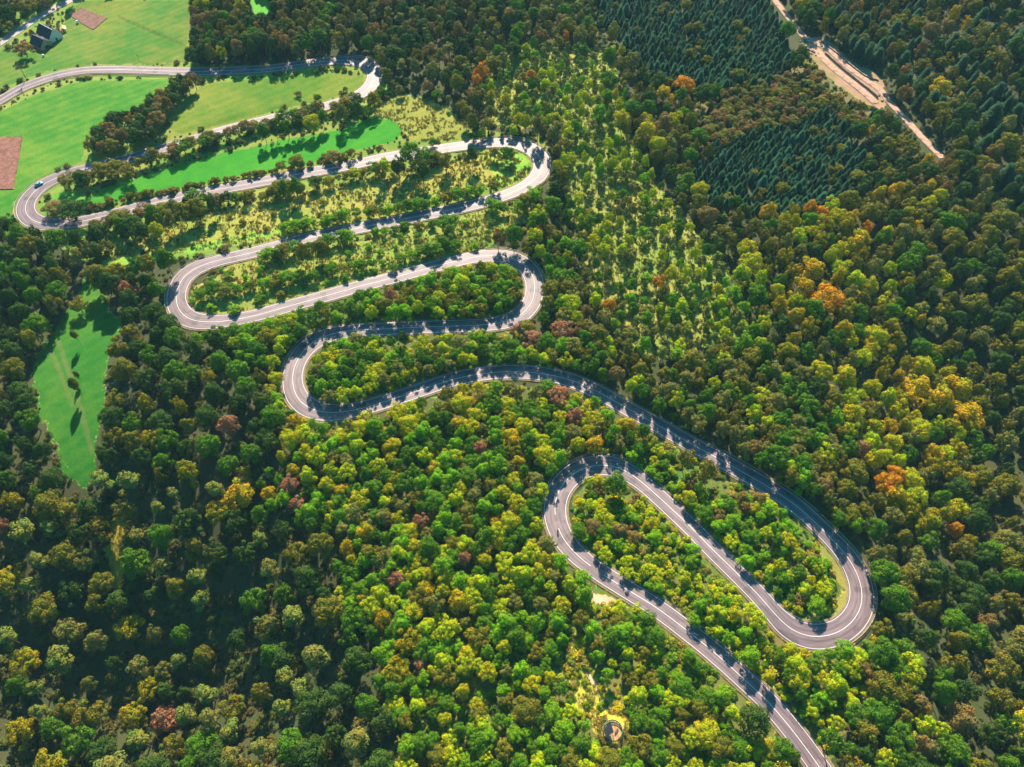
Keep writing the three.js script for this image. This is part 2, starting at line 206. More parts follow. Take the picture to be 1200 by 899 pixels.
// ---------------------------------------------------------------- lie of the land
function relief(u, z) {
  const d = -z, sq = (a) => a * a;
  const far = Math.max(0, d - 700), wide = Math.max(0, Math.abs(u) - 500);
  return -0.02 * (Math.min(d, 700) - 170)
    - 34 * Math.exp(-sq((u + 138) / 78) - sq((d - 62) / 60))
    - 22 * Math.exp(-sq((u - 205) / 58) - sq((d - 155) / 95))
    + 44 * smooth((u - 232) / 150) * smooth((d - 300) / 110)
    + 1.5 * Math.sin(u * 0.024 + 1.3) * Math.sin(d * 0.021 + 0.4) + 0.7 * Math.sin(u * 0.055 - d * 0.035)
    + 0.02 * Math.sin(u * 0.004) * (far + wide);
}
function route(points, step, blur, halfWidth) { // a road's centre line: evenly spaced, with smoothed heights
  const c = new THREE.CatmullRomCurve3(points.map(([x, z]) => new THREE.Vector3(x, 0, z)), false, 'centripetal');
  c.arcLengthDivisions = points.length * 20;
  const n = Math.round(c.getLength() / step);
  let p = c.getSpacedPoints(n);
  for (let k = 0; k < blur; k++) p = p.map((q, i) => i && i < n ? q.clone().multiplyScalar(2).add(p[i - 1]).add(p[i + 1]).multiplyScalar(0.25) : q);
  let ys = p.map((q) => relief(q.x, q.z));
  for (let k = 0; k < 60; k++) ys = ys.map((y, i) => i && i < n ? (2 * y + ys[i - 1] + ys[i + 1]) / 4 : y);
  const r = p.map((q, i) => ({ x: q.x, z: q.z, y: ys[i], s: i * step }));
  for (let i = 0; i <= n; i++) {
    const a = r[Math.max(0, i - 1)], b = r[Math.min(n, i + 1)], l = Math.hypot(b.x - a.x, b.z - a.z) || 1;
    r[i].tx = (b.x - a.x) / l; r[i].tz = (b.z - a.z) / l; r[i].nx = -r[i].tz; r[i].nz = r[i].tx;
  }
  const gap = Math.round(6 / step);
  let bend = r.map((q, i) => { const a = r[Math.max(0, i - gap)], b = r[Math.min(n, i + gap)]; return Math.abs(a.tx * b.tz - a.tz * b.tx) / 12; });
  for (let k = 0; k < 40; k++) bend = bend.map((y, i) => i && i < n ? (2 * y + bend[i - 1] + bend[i + 1]) / 4 : y);
  r.forEach((q, i) => { q.half = halfWidth + 1.15 * smooth((bend[i] - 0.012) / 0.045); });
  return r;
}
const road = route(ROAD, 1.5, 10, 3.45), valleyRoad = route(VALLEY_ROAD, 2, 6, 2.9), gravel = route(GRAVEL, 2, 4, 2.0);
const cells = new Map(), CELL = 12;
[[road, 0], [valleyRoad, 1], [gravel, 2]].forEach(([r, which]) => r.forEach((q) => { q.which = which; const k = Math.floor(q.x / CELL) + ',' + Math.floor(q.z / CELL); if (!cells.has(k)) cells.set(k, []); cells.get(k).push(q); }));
function nearestRoad(x, z) { // the closest point of any road within about 12 m
  let best = null, bd = 1e9; const i = Math.floor(x / CELL), j = Math.floor(z / CELL);
  for (let a = -1; a <= 1; a++) for (let b = -1; b <= 1; b++) for (const q of cells.get((i + a) + ',' + (j + b)) || []) { const d = (q.x - x) ** 2 + (q.z - z) ** 2; if (d < bd) { bd = d; best = q; } }
  return best && bd < CELL * CELL ? { q: best, d: Math.sqrt(bd) } : null;
}
const roadEdge = (x, z) => { const n = nearestRoad(x, z); return n ? n.d - n.q.half : 99; };
function ground(x, z) {
  let y = relief(x, z) + 0.5 * (fbm(x * 0.09, z * 0.09) - 0.5);
  const k = Math.hypot(x - SHELTER[0], z - SHELTER[1]); y += 2.2 * (1 - smooth((k - 3) / 5));
  const n = nearestRoad(x, z);
  if (n) y = lerp(n.q.y - 0.16 - (n.d > n.q.half + 1.2 ? 0.25 : 0), y, smooth((n.d - n.q.half - 2.4) / 5.5));
  return y;
}

// ---------------------------------------------------------------- ground: one sheet, finer where it is in view
const MAP = { x0: -430, x1: 430, z0: -640, z1: 20, w: 2048, h: 1572 };
const tone = (hex) => { const c = new THREE.Color(hex); return [c.r, c.g, c.b]; };
const SOIL = {
  meadows: [tone('#5f7f24'), tone('#86853a')], bank: [tone('#9c7a60'), tone('#7d6f40')], // base colours (linear), two of each, mixed by patches
  forest: [tone('#3a4220'), tone('#484426')], field_upper: [tone('#416a0a'), tone('#70741f')], field_mid: [tone('#347002'), tone('#60801a')], field_east: [tone('#4c7004'), tone('#757a22')],
  field_strip: [tone('#277a00'), tone('#3c860a')], field_dry: [tone('#84822f'), tone('#73802c')], pasture: [tone('#7f8a30'), tone('#9a8c3e')], opening: [tone('#4f9a28'), tone('#5f9a2a')],
  wedge: [tone('#226204'), tone('#446f12')], path_green: [tone('#6c9a2c'), tone('#8c9c36')], verge_car: [tone('#4d8a20'), tone('#6f8a30')], verge_right: [tone('#5a9a24'), tone('#a2a03c')],
  verge_hairpin: [tone('#8a8038'), tone('#6c7a2c')], scar: [tone('#c08a70'), tone('#a87860')], layby: [tone('#c9a183'), tone('#b98f70')], knoll: [tone('#c4ac2c'), tone('#b0a034')], glade: [tone('#a8a034'), tone('#98963a')], ride: [tone('#a8922c'), tone('#8a8a2c')],
  thin: [tone('#72842e'), tone('#938b42')], scrub: [tone('#73842c'), tone('#94883a')], loop_right: [tone('#4a6420'), tone('#665f2a')], loop_moto: [tone('#566622'), tone('#6a5f2e')], loop_six: [tone('#4f5f22'), tone('#5f5a2c')], loop_five: [tone('#4a5f22'), tone('#5a562a')], centre: [tone('#4d5424'), tone('#5c4f2a')], low_mid: [tone('#5a6426'), tone('#6c6430')], young: [tone('#6a5f3a'), tone('#5c5a34')],
};
const soilNames = ['forest', ...Object.keys(SOIL).filter((k) => k !== 'forest')];
const groundTexture = (() => {
  const c = document.createElement('canvas'); c.width = MAP.w; c.height = MAP.h;
  const g = c.getContext('2d'), px = (x) => (x - MAP.x0) / (MAP.x1 - MAP.x0) * MAP.w, pz = (z) => (z - MAP.z0) / (MAP.z1 - MAP.z0) * MAP.h;
  g.fillStyle = 'rgb(0,0,0)'; g.fillRect(0, 0, MAP.w, MAP.h);
  for (const name of ['meadows', 'bank', 'centre', 'low_mid', 'young', 'loop_right', 'loop_moto', 'loop_six', 'loop_five', 'scrub', 'thin', 'field_upper', 'field_mid', 'field_east', 'field_strip', 'field_dry', 'pasture', 'opening', 'verge_car', 'verge_right', 'wedge', 'path_green', 'ride', 'glade', 'knoll', 'layby', 'scar', 'verge_hairpin']) {
    g.fillStyle = `rgb(${soilNames.indexOf(name) * 7},0,0)`; g.beginPath();
    ZONES[name].forEach(([x, z], i) => i ? g.lineTo(px(x), pz(z)) : g.moveTo(px(x), pz(z))); g.fill();
  }
  const ids = g.getImageData(0, 0, MAP.w, MAP.h).data, out = new Uint8Array(MAP.w * MAP.h * 4), col = new THREE.Color();
  const enc = (v) => 255 * (v <= 0.0031308 ? v * 12.92 : 1.055 * Math.pow(v, 1 / 2.4) - 0.055);
  const lines = (list, x, z) => { let b = 99; for (const l of list) for (let i = 0; i + 1 < l.length; i++) { const [ax, az] = l[i], [bx, bz] = l[i + 1], vx = bx - ax, vz = bz - az, t = Math.min(1, Math.max(0, ((x - ax) * vx + (z - az) * vz) / (vx * vx + vz * vz))); b = Math.min(b, Math.hypot(x - ax - vx * t, z - az - vz * t)); } return b; };
  const grassy = new Set(['field_upper', 'field_mid', 'field_east', 'field_strip', 'wedge', 'opening'].map((n) => soilNames.indexOf(n)));
  const wedgeId = soilNames.indexOf('wedge'), dryIds = new Set(['pasture', 'thin', 'scrub', 'field_dry', 'glade', 'knoll', 'loop_right', 'loop_moto'].map((n) => soilNames.indexOf(n)));
  for (let j = 0; j < MAP.h; j++) for (let i = 0; i < MAP.w; i++) {
    const x = MAP.x0 + (i + 0.5) / MAP.w * (MAP.x1 - MAP.x0), z = MAP.z0 + (j + 0.5) / MAP.h * (MAP.z1 - MAP.z0);
    const wx = (noise(x * 0.35, z * 0.35) - 0.5) * 6 + (noise(x * 1.3 + 5, z * 1.3) - 0.5) * 3, wz = (noise(x * 0.35 + 40, z * 0.35) - 0.5) * 6 + (noise(x * 1.3, z * 1.3 + 5) - 0.5) * 3;
    const here = Math.round(ids[(j * MAP.w + i) * 4] / 7), wild = grassy.has(here) ? 0 : 1, ax = wild * 18 * (fbm(x * 0.06 + 20, z * 0.06) - 0.5), az = wild * 18 * (fbm(x * 0.06, z * 0.06 + 60) - 0.5);
    const ii = Math.min(MAP.w - 1, Math.max(0, Math.round(i + wx + ax))), jj = Math.min(MAP.h - 1, Math.max(0, Math.round(j + wz + az)));
    const id = Math.min(soilNames.length - 1, Math.round(ids[(jj * MAP.w + ii) * 4] / 7)), [a, b] = SOIL[soilNames[id]];
    const dry = dryIds.has(id), fine = noise(x * 1.7, z * 1.7);
    let m = smooth((fbm(x * 0.03, z * 0.03) - 0.3) * 2.4) * 0.6 + (fbm(x * 0.11 + 5, z * 0.16) - 0.5) * 0.7 + (fine - 0.5) * (dry ? 0.9 : 0.4) + (noise(x * 0.25, z * 0.25) - 0.5) * 0.5;
    if (grassy.has(id)) m += 0.13 * Math.sin((x * 0.62 + z * 0.78) * 1.1 + 3 * noise(x * 0.02, z * 0.02)); // mowing stripes
    m = Math.min(1.2, Math.max(-0.2, m));
    let r = lerp(a[0], b[0], m), gg = lerp(a[1], b[1], m), bb = lerp(a[2], b[2], m);
    const k = 0.72 + 0.56 * noise(x * 3.1 + 11, z * 3.1) * (dry ? 1.2 : 0.7) + (dry ? 0 : 0.12); r *= k; gg *= k; bb *= k;
    if (dry) { const tuft = smooth((noise(x * 0.7 + 90, z * 0.7) - 0.66) * 7); r = lerp(r, 0.07, tuft * 0.16); gg = lerp(gg, 0.09, tuft * 0.16); bb = lerp(bb, 0.02, tuft * 0.16); }
    if (id === wedgeId) { const t = lines(TRACKS, x, z), w = smooth((1.6 - t) / 1.2) * (0.5 + noise(x * 0.8, z * 0.8)); r = lerp(r, 0.16, w * 0.35); gg = lerp(gg, 0.13, w * 0.35); bb = lerp(bb, 0.045, w * 0.35); }
    if (z > -90) { const t = lines([FOOTPATH], x, z); if (t < 1.2) { const w = smooth((1.1 - t) / 0.5); r = lerp(r, 0.50, w); gg = lerp(gg, 0.36, w); bb = lerp(bb, 0.22, w); } }
    const o = (j * MAP.w + i) * 4; out[o] = enc(Math.max(0, r)); out[o + 1] = enc(Math.max(0, gg)); out[o + 2] = enc(Math.max(0, bb)); out[o + 3] = 255;
  }
  const t = new THREE.DataTexture(out, MAP.w, MAP.h); t.colorSpace = THREE.SRGBColorSpace; t.magFilter = t.minFilter = THREE.LinearFilter; t.wrapS = t.wrapT = THREE.MirroredRepeatWrapping; t.needsUpdate = true; return t;
})();
function speckle(size, seed, fn) { const d = new Uint8Array(size * size * 4), r = randomFrom(seed); for (let k = 0; k < size * size; k++) { const [a, b, c] = fn(k % size, Math.floor(k / size), r); d[k * 4] = a; d[k * 4 + 1] = b; d[k * 4 + 2] = c; d[k * 4 + 3] = 255; } const t = new THREE.DataTexture(d, size, size); t.wrapS = t.wrapT = THREE.RepeatWrapping; t.magFilter = t.minFilter = THREE.LinearFilter; t.needsUpdate = true; return t; }
{
  const axis = (lo, hi, step) => { const a = []; for (let v = lo; v <= hi; v += step) a.push(v); let s = step, v = lo; const before = []; while (v > lo - 3500) { s *= 1.35; v -= s; before.unshift(v); } s = step; v = a[a.length - 1]; const after = []; while (v < hi + 3500) { s *= 1.35; v += s; after.push(v); } return [...before, ...a, ...after]; };
  const xs = axis(-400, 400, 2.2), zs = axis(-600, 10, 2.2), P = [], U = [], I = [];
  for (const z of zs) for (const x of xs) { P.push(x, ground(x, z), z); U.push((x - MAP.x0) / (MAP.x1 - MAP.x0), (z - MAP.z0) / (MAP.z1 - MAP.z0)); }
  for (let j = 0; j + 1 < zs.length; j++) for (let i = 0; i + 1 < xs.length; i++) { const a = j * xs.length + i, b = a + 1, c = a + xs.length, d = c + 1; I.push(a, c, b, b, c, d); }
  structure('ground', buffer(P, I, { uv: U }), standard({ map: groundTexture, roughness: 1 }));
}

// ---------------------------------------------------------------- roads
function ribbon(r, from, to, offsetA, offsetB, lift, skirt = 0) { // a strip along a road between two side offsets (functions of a road point)
  const P = [], U = [], I = []; let n = 0;
  for (let i = from; i <= to; i++) {
    const q = r[i], a = offsetA(q), b = offsetB(q), row = [[a, -skirt], [a, 0], [b, 0], [b, -skirt]].slice(skirt ? 0 : 1, skirt ? 4 : 3);
    for (const [o, dy] of row) { P.push(q.x + q.nx * o, q.y + lift + dy, q.z + q.nz * o); U.push(o, q.s); }
    const w = row.length;
    if (i > from) for (let k = 0; k + 1 < w; k++) { const x = n - w + k; I.push(x, x + 1, x + w, x + 1, x + w + 1, x + w); }
    n += w;
  }
  return buffer(P, I, { uv: U });
}
const asphaltMap = speckle(512, 5, (i, j, r) => { const u = i / 512 * 24 - 12, wear = Math.max(0, 1 - Math.abs(Math.abs(Math.abs(u) - 1.75) - 0.8) / 0.5); const v = 100 + 40 * (fbm(i * 0.05, j * 0.02) - 0.5) - (noise(i * 0.02 + 3, j * 0.03 + 8) > 0.72 ? 16 : 0) + 14 * (r() - 0.5) + 9 * wear - 12 * Math.max(0, 1 - Math.abs(Math.abs(u) - 1.75) / 0.35); return [v * 1.1, v * 0.93, v * 0.97]; });
asphaltMap.colorSpace = THREE.SRGBColorSpace; asphaltMap.repeat.set(1 / 24, 1 / 60); asphaltMap.offset.set(0.5, 0);
const asphalt = standard({ map: asphaltMap, roughness: 0.58 });
const linePaint = standard({ color: 0xcfcac6, roughness: 0.75 });
const shoulderMap = speckle(256, 9, (i, j, r) => { const k = 0.8 + 0.4 * r() + 0.5 * (fbm(i * 0.08, j * 0.08) - 0.5); return [132 * k, 112 * k, 78 * k]; });
shoulderMap.colorSpace = THREE.SRGBColorSpace; shoulderMap.repeat.set(1 / 9, 1 / 9);
const shoulderMaterial = standard({ map: shoulderMap, roughness: 1 });
const last = road.length - 1;
const roadMesh = structure('road', ribbon(road, 0, last, (q) => -q.half - 0.35, (q) => q.half + 0.35, 0.06, 0.35), asphalt);
mesh('edge_line', ribbon(road, 0, last, (q) => -q.half, (q) => -q.half + 0.2, 0.075), linePaint, roadMesh);
mesh('edge_line', ribbon(road, 0, last, (q) => q.half - 0.2, (q) => q.half, 0.075), linePaint, roadMesh);
{ // the centre line: solid, with short gaps where side tracks join
  const gaps = [[BIKE[1][0], BIKE[1][1]], [ZONES.layby[0][0], ZONES.layby[0][1]]].map(([x, z]) => { let b = 0; road.forEach((q, i) => { if (Math.hypot(q.x - x, q.z - z) < Math.hypot(road[b].x - x, road[b].z - z)) b = i; }); return b; }).sort((a, b) => a - b);
  let from = 0;
  for (const g of [...gaps, last + 2]) { mesh('centre_line', ribbon(road, from, Math.min(last, g - 2), () => -0.12, () => 0.12, 0.076), linePaint, roadMesh); from = g + 2; }
}
const shoulder = structure('road_shoulder', ribbon(road, 0, last, (q) => -q.half - 1.1, (q) => q.half + 1.1, -0.04, 0.5), shoulderMaterial);
const valley = structure('valley_road', ribbon(valleyRoad, 0, valleyRoad.length - 1, (q) => -q.half, (q) => q.half, 0.05, 0.4), standard({ color: 0x9c8c88, roughness: 0.7 }));
mesh('edge_line', ribbon(valleyRoad, 0, valleyRoad.length - 1, (q) => q.half - 0.3, (q) => q.half - 0.05, 0.07), linePaint, valley);
mesh('edge_line', ribbon(valleyRoad, 0, valleyRoad.length - 1, (q) => -q.half + 0.05, (q) => -q.half + 0.3, 0.07), linePaint, valley);
const gravelMap = speckle(256, 12, (i, j, r) => { const k = 0.8 + 0.35 * r() + 0.6 * (fbm(i * 0.06, j * 0.06) - 0.5); return [178 * k, 138 * k, 118 * k]; });
gravelMap.colorSpace = THREE.SRGBColorSpace; gravelMap.repeat.set(1 / 14, 1 / 14);
const gravelMaterial = standard({ map: gravelMap, roughness: 1 });
structure('gravel_track', ribbon(gravel, 0, gravel.length - 1, (q) => -q.half, (q) => q.half, 0.05, 0.5), gravelMaterial);
{ // the wide gravel bench beside the track, a stone wall and a row of boulders between them
  const bar = route(GRAVEL_BAR, 2, 3, 2.3);
  for (const q of bar) q.y = ground(q.x, q.z) + 0.25;
  structure('gravel_bank', ribbon(bar, 0, bar.length - 1, (q) => -q.half * Math.min(1, 0.3 + q.s / 12), (q) => q.half * Math.min(1, 0.3 + q.s / 12), 0.05, 1.2), gravelMaterial);
}
for (const [n, c] of [[0, '#7d5a4c'], [1, '#8a5c4c']]) { // ploughed plots with real furrows
  const [A, B, C, D] = PLOUGH[n], nu = 36, nv = n ? 120 : 70, P = [], U = [], I = [];
  for (let j = 0; j <= nv; j++) for (let i = 0; i <= nu; i++) {
    const u0 = i / nu, v0 = j / nv, ragged = (t, s) => t + (t < 0.001 ? 1 : t > 0.999 ? -1 : 0) * 0.06 * noise(s * 14 + n * 9, t * 3), u = ragged(u0, v0 * 2), v = ragged(v0, u0), x = lerp(lerp(A[0], B[0], u), lerp(D[0], C[0], u), v), z = lerp(lerp(A[1], B[1], u), lerp(D[1], C[1], u), v);
    const edge = Math.min(u0, 1 - u0, v0, 1 - v0) < 0.001, e = edge ? -0.3 : 0;
    P.push(x, ground(x, z) + 0.22 + e + (j % 2 ? 0.1 : -0.1) + 0.05 * noise(x * 2, z * 2), z); U.push(x, z);
    if (i && j) { const a = (j - 1) * (nu + 1) + i - 1; I.push(a, a + nu + 1, a + 1, a + 1, a + nu + 1, a + nu + 2); }
  }
  const t = speckle(256, 20 + n, (i, j, r) => { const k = 0.8 + 0.25 * r() + 0.5 * (fbm(i * 0.07, j * 0.07) - 0.5), q = new THREE.Color(c); return [q.r ** (1 / 2.2) * 255 * k, q.g ** (1 / 2.2) * 255 * k, q.b ** (1 / 2.2) * 255 * k]; });
  t.colorSpace = THREE.SRGBColorSpace; t.repeat.set(1 / 22, 1 / 22);
  structure('ploughed_field', buffer(P, I, { uv: U }), standard({ map: t, roughness: 1 }));
}

// ---------------------------------------------------------------- tree shapes
const leafTone = new THREE.Color();
function leafCloud(rand, lobes, density, size, out, flat = 0) { // leaf-sized faces over the surface of overlapping clumps
  for (const L of lobes) {
    const n = Math.round(4 * Math.PI * L.r * L.r * density), hue = (rand() - 0.5) * 1.6;
    for (let k = 0; k < n; k++) {
      let v = rand() * 2 - 1, a = rand() * 6.2832, s = Math.sqrt(1 - v * v), nx = s * Math.cos(a), ny = v, nz = s * Math.sin(a);
      if (ny < -0.55 && rand() < 0.7) continue;
      const rr = L.r * (0.72 + 0.36 * Math.pow(rand(), 0.7)), x = L.x + nx * rr, y = L.y + ny * rr * (L.squash || 0.85), z = L.z + nz * rr;
      let deep = false; for (const M of lobes) if (M !== L) { const d = (x - M.x) ** 2 + ((y - M.y) / (M.squash || 0.85)) ** 2 + (z - M.z) ** 2; if (d < M.r * M.r * 0.36) { deep = true; break; } } if (deep) continue;
      nx += (rand() - 0.5) * 0.9; ny += (rand() - 0.5) * 0.9 + 0.2; nz += (rand() - 0.5) * 0.9; const l = Math.hypot(nx, ny, nz) || 1; nx /= l; ny /= l; nz /= l;
      let tx = rand() - 0.5, ty = rand() - 0.5, tz = rand() - 0.5; const dt = tx * nx + ty * ny + tz * nz; tx -= dt * nx; ty -= dt * ny; tz -= dt * nz; const tl = Math.hypot(tx, ty, tz) || 1; tx /= tl; ty /= tl; tz /= tl;
      const bx = ny * tz - nz * ty, by = nz * tx - nx * tz, bz = nx * ty - ny * tx, w = size * (0.6 + 0.8 * rand()), h = w * (0.55 + 0.3 * rand()), i = out.p.length / 3;
      out.p.push(x - tx * w / 2, y - ty * w / 2, z - tz * w / 2, x + bx * h / 2, y + by * h / 2, z + bz * h / 2, x + tx * w / 2, y + ty * w / 2, z + tz * w / 2, x - bx * h / 2, y - by * h / 2, z - bz * h / 2);
      out.i.push(i, i + 1, i + 2, i, i + 2, i + 3);
      const b = 0.78 + 0.44 * rand(), r = b * (1 + 0.3 * hue + 0.12 * (rand() - 0.5)), g = b, bl = b * (1 - 0.2 * hue);
      for (let q = 0; q < 4; q++) out.c.push(r, g, bl);
    }
  }
}
const finish = (o) => { const g = new THREE.BufferGeometry(); g.setAttribute('position', new THREE.Float32BufferAttribute(o.p, 3)); if (o.c.length) g.setAttribute('color', new THREE.Float32BufferAttribute(o.c, 3)); g.setIndex(o.i); g.computeVertexNormals(); return g; };
function limb(a, b, ra, rb, sides = 6) { const d = new THREE.Vector3().subVectors(b, a), g = new THREE.CylinderGeometry(rb, ra, d.length(), sides, 1, false); g.translate(0, d.length() / 2, 0); g.applyQuaternion(new THREE.Quaternion().setFromUnitVectors(new THREE.Vector3(0, 1, 0), d.normalize())); g.translate(a.x, a.y, a.z); return g; }
const V = (x, y, z) => new THREE.Vector3(x, y, z);
function broadleaf(seed, o) { // unit: a tree about 10 m high with a crown 8 m across
  const rand = randomFrom(seed), lobes = [], n = o.lobes;
  const lean = rand() * 6.28, uneven = 0.12 + 0.16 * rand();
  for (let k = 0; k < n; k++) {
    const v = 1 - 1.6 * (k + rand()) / n, taper = o.ry > 4 ? 1.15 - 0.45 * v : 1, a = k * 2.39996 + rand() * 1.1, s = Math.sqrt(Math.max(0, 1 - v * v)), f = (0.62 + 0.36 * rand()) * (1 + uneven * Math.cos(a - lean) + 0.12 * Math.sin(3 * a + lean));
    lobes.push({ x: Math.cos(a) * s * o.rx * f * taper, y: o.cy + v * o.ry * f, z: Math.sin(a) * s * o.rx * f * taper, r: o.lobe * (0.55 + 0.75 * rand()), squash: 0.62 + 0.25 * rand() });
  }
  lobes.push({ x: 0, y: o.cy - 0.1 * o.ry, z: 0, r: o.rx * 0.55 });
  const out = { p: [], i: [], c: [] }; leafCloud(rand, lobes, o.density, o.leaf, out);
  const parts = [limb(V(0, -0.6, 0), V(0.1, o.cy * 0.55, 0), o.trunk, o.trunk * 0.75, 7), limb(V(0.1, o.cy * 0.55, 0), V(0, o.cy + o.ry * 0.5, 0.1), o.trunk * 0.75, o.trunk * 0.2)];
  for (let k = 0; k < n; k += Math.ceil(n / 7)) { const L = lobes[k]; parts.push(limb(V(0.05, o.cy * (0.5 + 0.25 * rand()), 0), V(L.x, L.y, L.z), o.trunk * 0.45, o.trunk * 0.12, 5)); }
  return { crown: finish(out), trunk: mergeGeometries(parts) };
}
function pine(seed) { // tall bare stem, a few flattened pads of needles
  const rand = randomFrom(seed), lobes = [], n = 11;
  for (let k = 0; k < n; k++) { const y = 7.2 + 4.6 * k / n, a = k * 2.4 + rand(), f = (1.9 - 1.2 * k / n) * (0.5 + 0.7 * rand()); lobes.push({ x: Math.cos(a) * f, y: y + rand() * 0.5, z: Math.sin(a) * f, r: 0.85 + 0.55 * rand(), squash: 0.5 }); }
  const out = { p: [], i: [], c: [] }; leafCloud(rand, lobes, 12, 0.42, out);
  const parts = [limb(V(0, -0.6, 0), V(0.1, 6, 0.05), 0.19, 0.14, 7), limb(V(0.1, 6, 0.05), V(0, 12, 0), 0.14, 0.04)];
  for (const L of lobes) parts.push(limb(V(0.06, L.y - 0.9, 0), V(L.x, L.y - 0.1, L.z), 0.06, 0.025, 4));
  return { crown: finish(out), trunk: mergeGeometries(parts) };
}
function spruce(seed) { // drooping whorls that narrow to a spire
  const rand = randomFrom(seed), out = { p: [], i: [], c: [] }, H = 11;
  for (let k = 0; k < 17; k++) {
    const t = k / 17, y = 1.3 + (H - 1.4) * t, R = 2.3 * Math.pow(1 - t, 0.8) + 0.2, arms = Math.max(5, Math.round(10 * (1 - t * 0.6))), turn = rand() * 6.28;
    for (let b = 0; b < arms; b++) {
      const a = turn + b / arms * 6.2832 + (rand() - 0.5) * 0.35, len = R * (0.75 + 0.4 * rand()), ca = Math.cos(a), sa = Math.sin(a), steps = 5;
      for (let q = 0; q < steps; q++) for (let side = 0; side < 3; side++) {
        const f0 = (q + 0.1) / steps, f1 = (q + 1.25) / steps, w = (0.34 + 0.26 * rand()) * (1 - 0.35 * f0), sw = (side - 1) * w * 1.3;
        const X = (f, s) => [ca * len * f - sa * s, y - 0.42 * len * f * f + 0.12 * len * f + (rand() - 0.5) * 0.12 - Math.abs(s) * 0.35, sa * len * f + ca * s];
        const i = out.p.length / 3; out.p.push(...X(f0, sw * 0.5), ...X((f0 + f1) / 2, sw + w * 0.6), ...X(f1, sw), ...X((f0 + f1) / 2, sw - w * 0.6)); out.i.push(i, i + 1, i + 2, i, i + 2, i + 3);
        const v = 0.75 + 0.5 * rand(); for (let m = 0; m < 4; m++) out.c.push(v, v * (0.95 + 0.1 * rand()), v);
      }
    }
  }
  return { crown: finish(out), trunk: mergeGeometries([limb(V(0, -0.6, 0), V(0, H, 0), 0.2, 0.02, 6)]) };
}
const SHAPES = {
  broadleaf: [0, 1, 2, 3, 4, 5].map((k) => broadleaf(100 + k, { lobes: [20, 30, 24, 34, 26, 38][k], rx: [4.3, 4, 3.6, 4.2, 3.4, 4.4][k], ry: [3.2, 3.9, 4.3, 3.5, 4.4, 3.7][k], cy: [6.6, 6.1, 5.8, 6.4, 5.7, 6.2][k], lobe: [1.6, 1.35, 1.4, 1.15, 1.2, 1.05][k], density: 7.5, leaf: 0.5, trunk: 0.24 })),
  pine: [0, 1, 2, 3].map((k) => pine(200 + k)),
  spruce: [0, 1, 2].map((k) => spruce(300 + k)),
  shrub: [0, 1, 2, 3].map((k) => broadleaf(400 + k, { lobes: 12 + k * 2, rx: 1.25, ry: 1.15, cy: 1.3, lobe: 0.55, density: 26, leaf: 0.28, trunk: 0.06 })),
};
const NATURAL = { broadleaf: [10, 4.2], pine: [12.2, 2.5], spruce: [11, 2.1], shrub: [2.55, 1.35] }; // height, crown radius
const bark = standard({ color: 0x4d4034, roughness: 1 }), pineBark = standard({ color: 0x7a5440, roughness: 1 });
const COLOURS = { // leaf colours seen in the wood, with the words for them
  green: ['#557d14', 'mid green'], bright: ['#74a016', 'bright green'], lime: ['#a8b414', 'yellow green'], olive: ['#787424', 'olive green'], grey: ['#7a7c3c', 'grey green'], dark: ['#435c1e', 'dark green'],
  yellow: ['#b0ac16', 'yellow'], gold: ['#b29a18', 'golden'], amber: ['#8f881a', 'amber'], orange: ['#c58a1a', 'orange'], russet: ['#9c7458', 'russet pink'], brown: ['#86703e', 'brownish'], needle: ['#2c4c30', 'dark green'], bluegreen: ['#345c42', 'blue green'], pine: ['#6c7636', 'grey green'],
};
for (const k in COLOURS) COLOURS[k][0] = '#' + new THREE.Color(COLOURS[k][0]).offsetHSL(0, 0.1, -0.005).getHexString(); // autumn dyes, a little purer
const leafMaterial = {};
for (const k in COLOURS) leafMaterial[k] = new THREE.MeshPhysicalMaterial({ color: COLOURS[k][0], vertexColors: true, flatShading: true, roughness: 0.9, specularIntensity: 0.3, transmission: k === 'needle' || k === 'bluegreen' || k === 'pine' ? 0 : 0.26, thickness: 0, side: THREE.DoubleSide });
const tintedLeaf = new THREE.MeshPhysicalMaterial({ color: 0xffffff, vertexColors: true, flatShading: true, roughness: 0.9, specularIntensity: 0.3, transmission: 0.2, thickness: 0, side: THREE.DoubleSide });

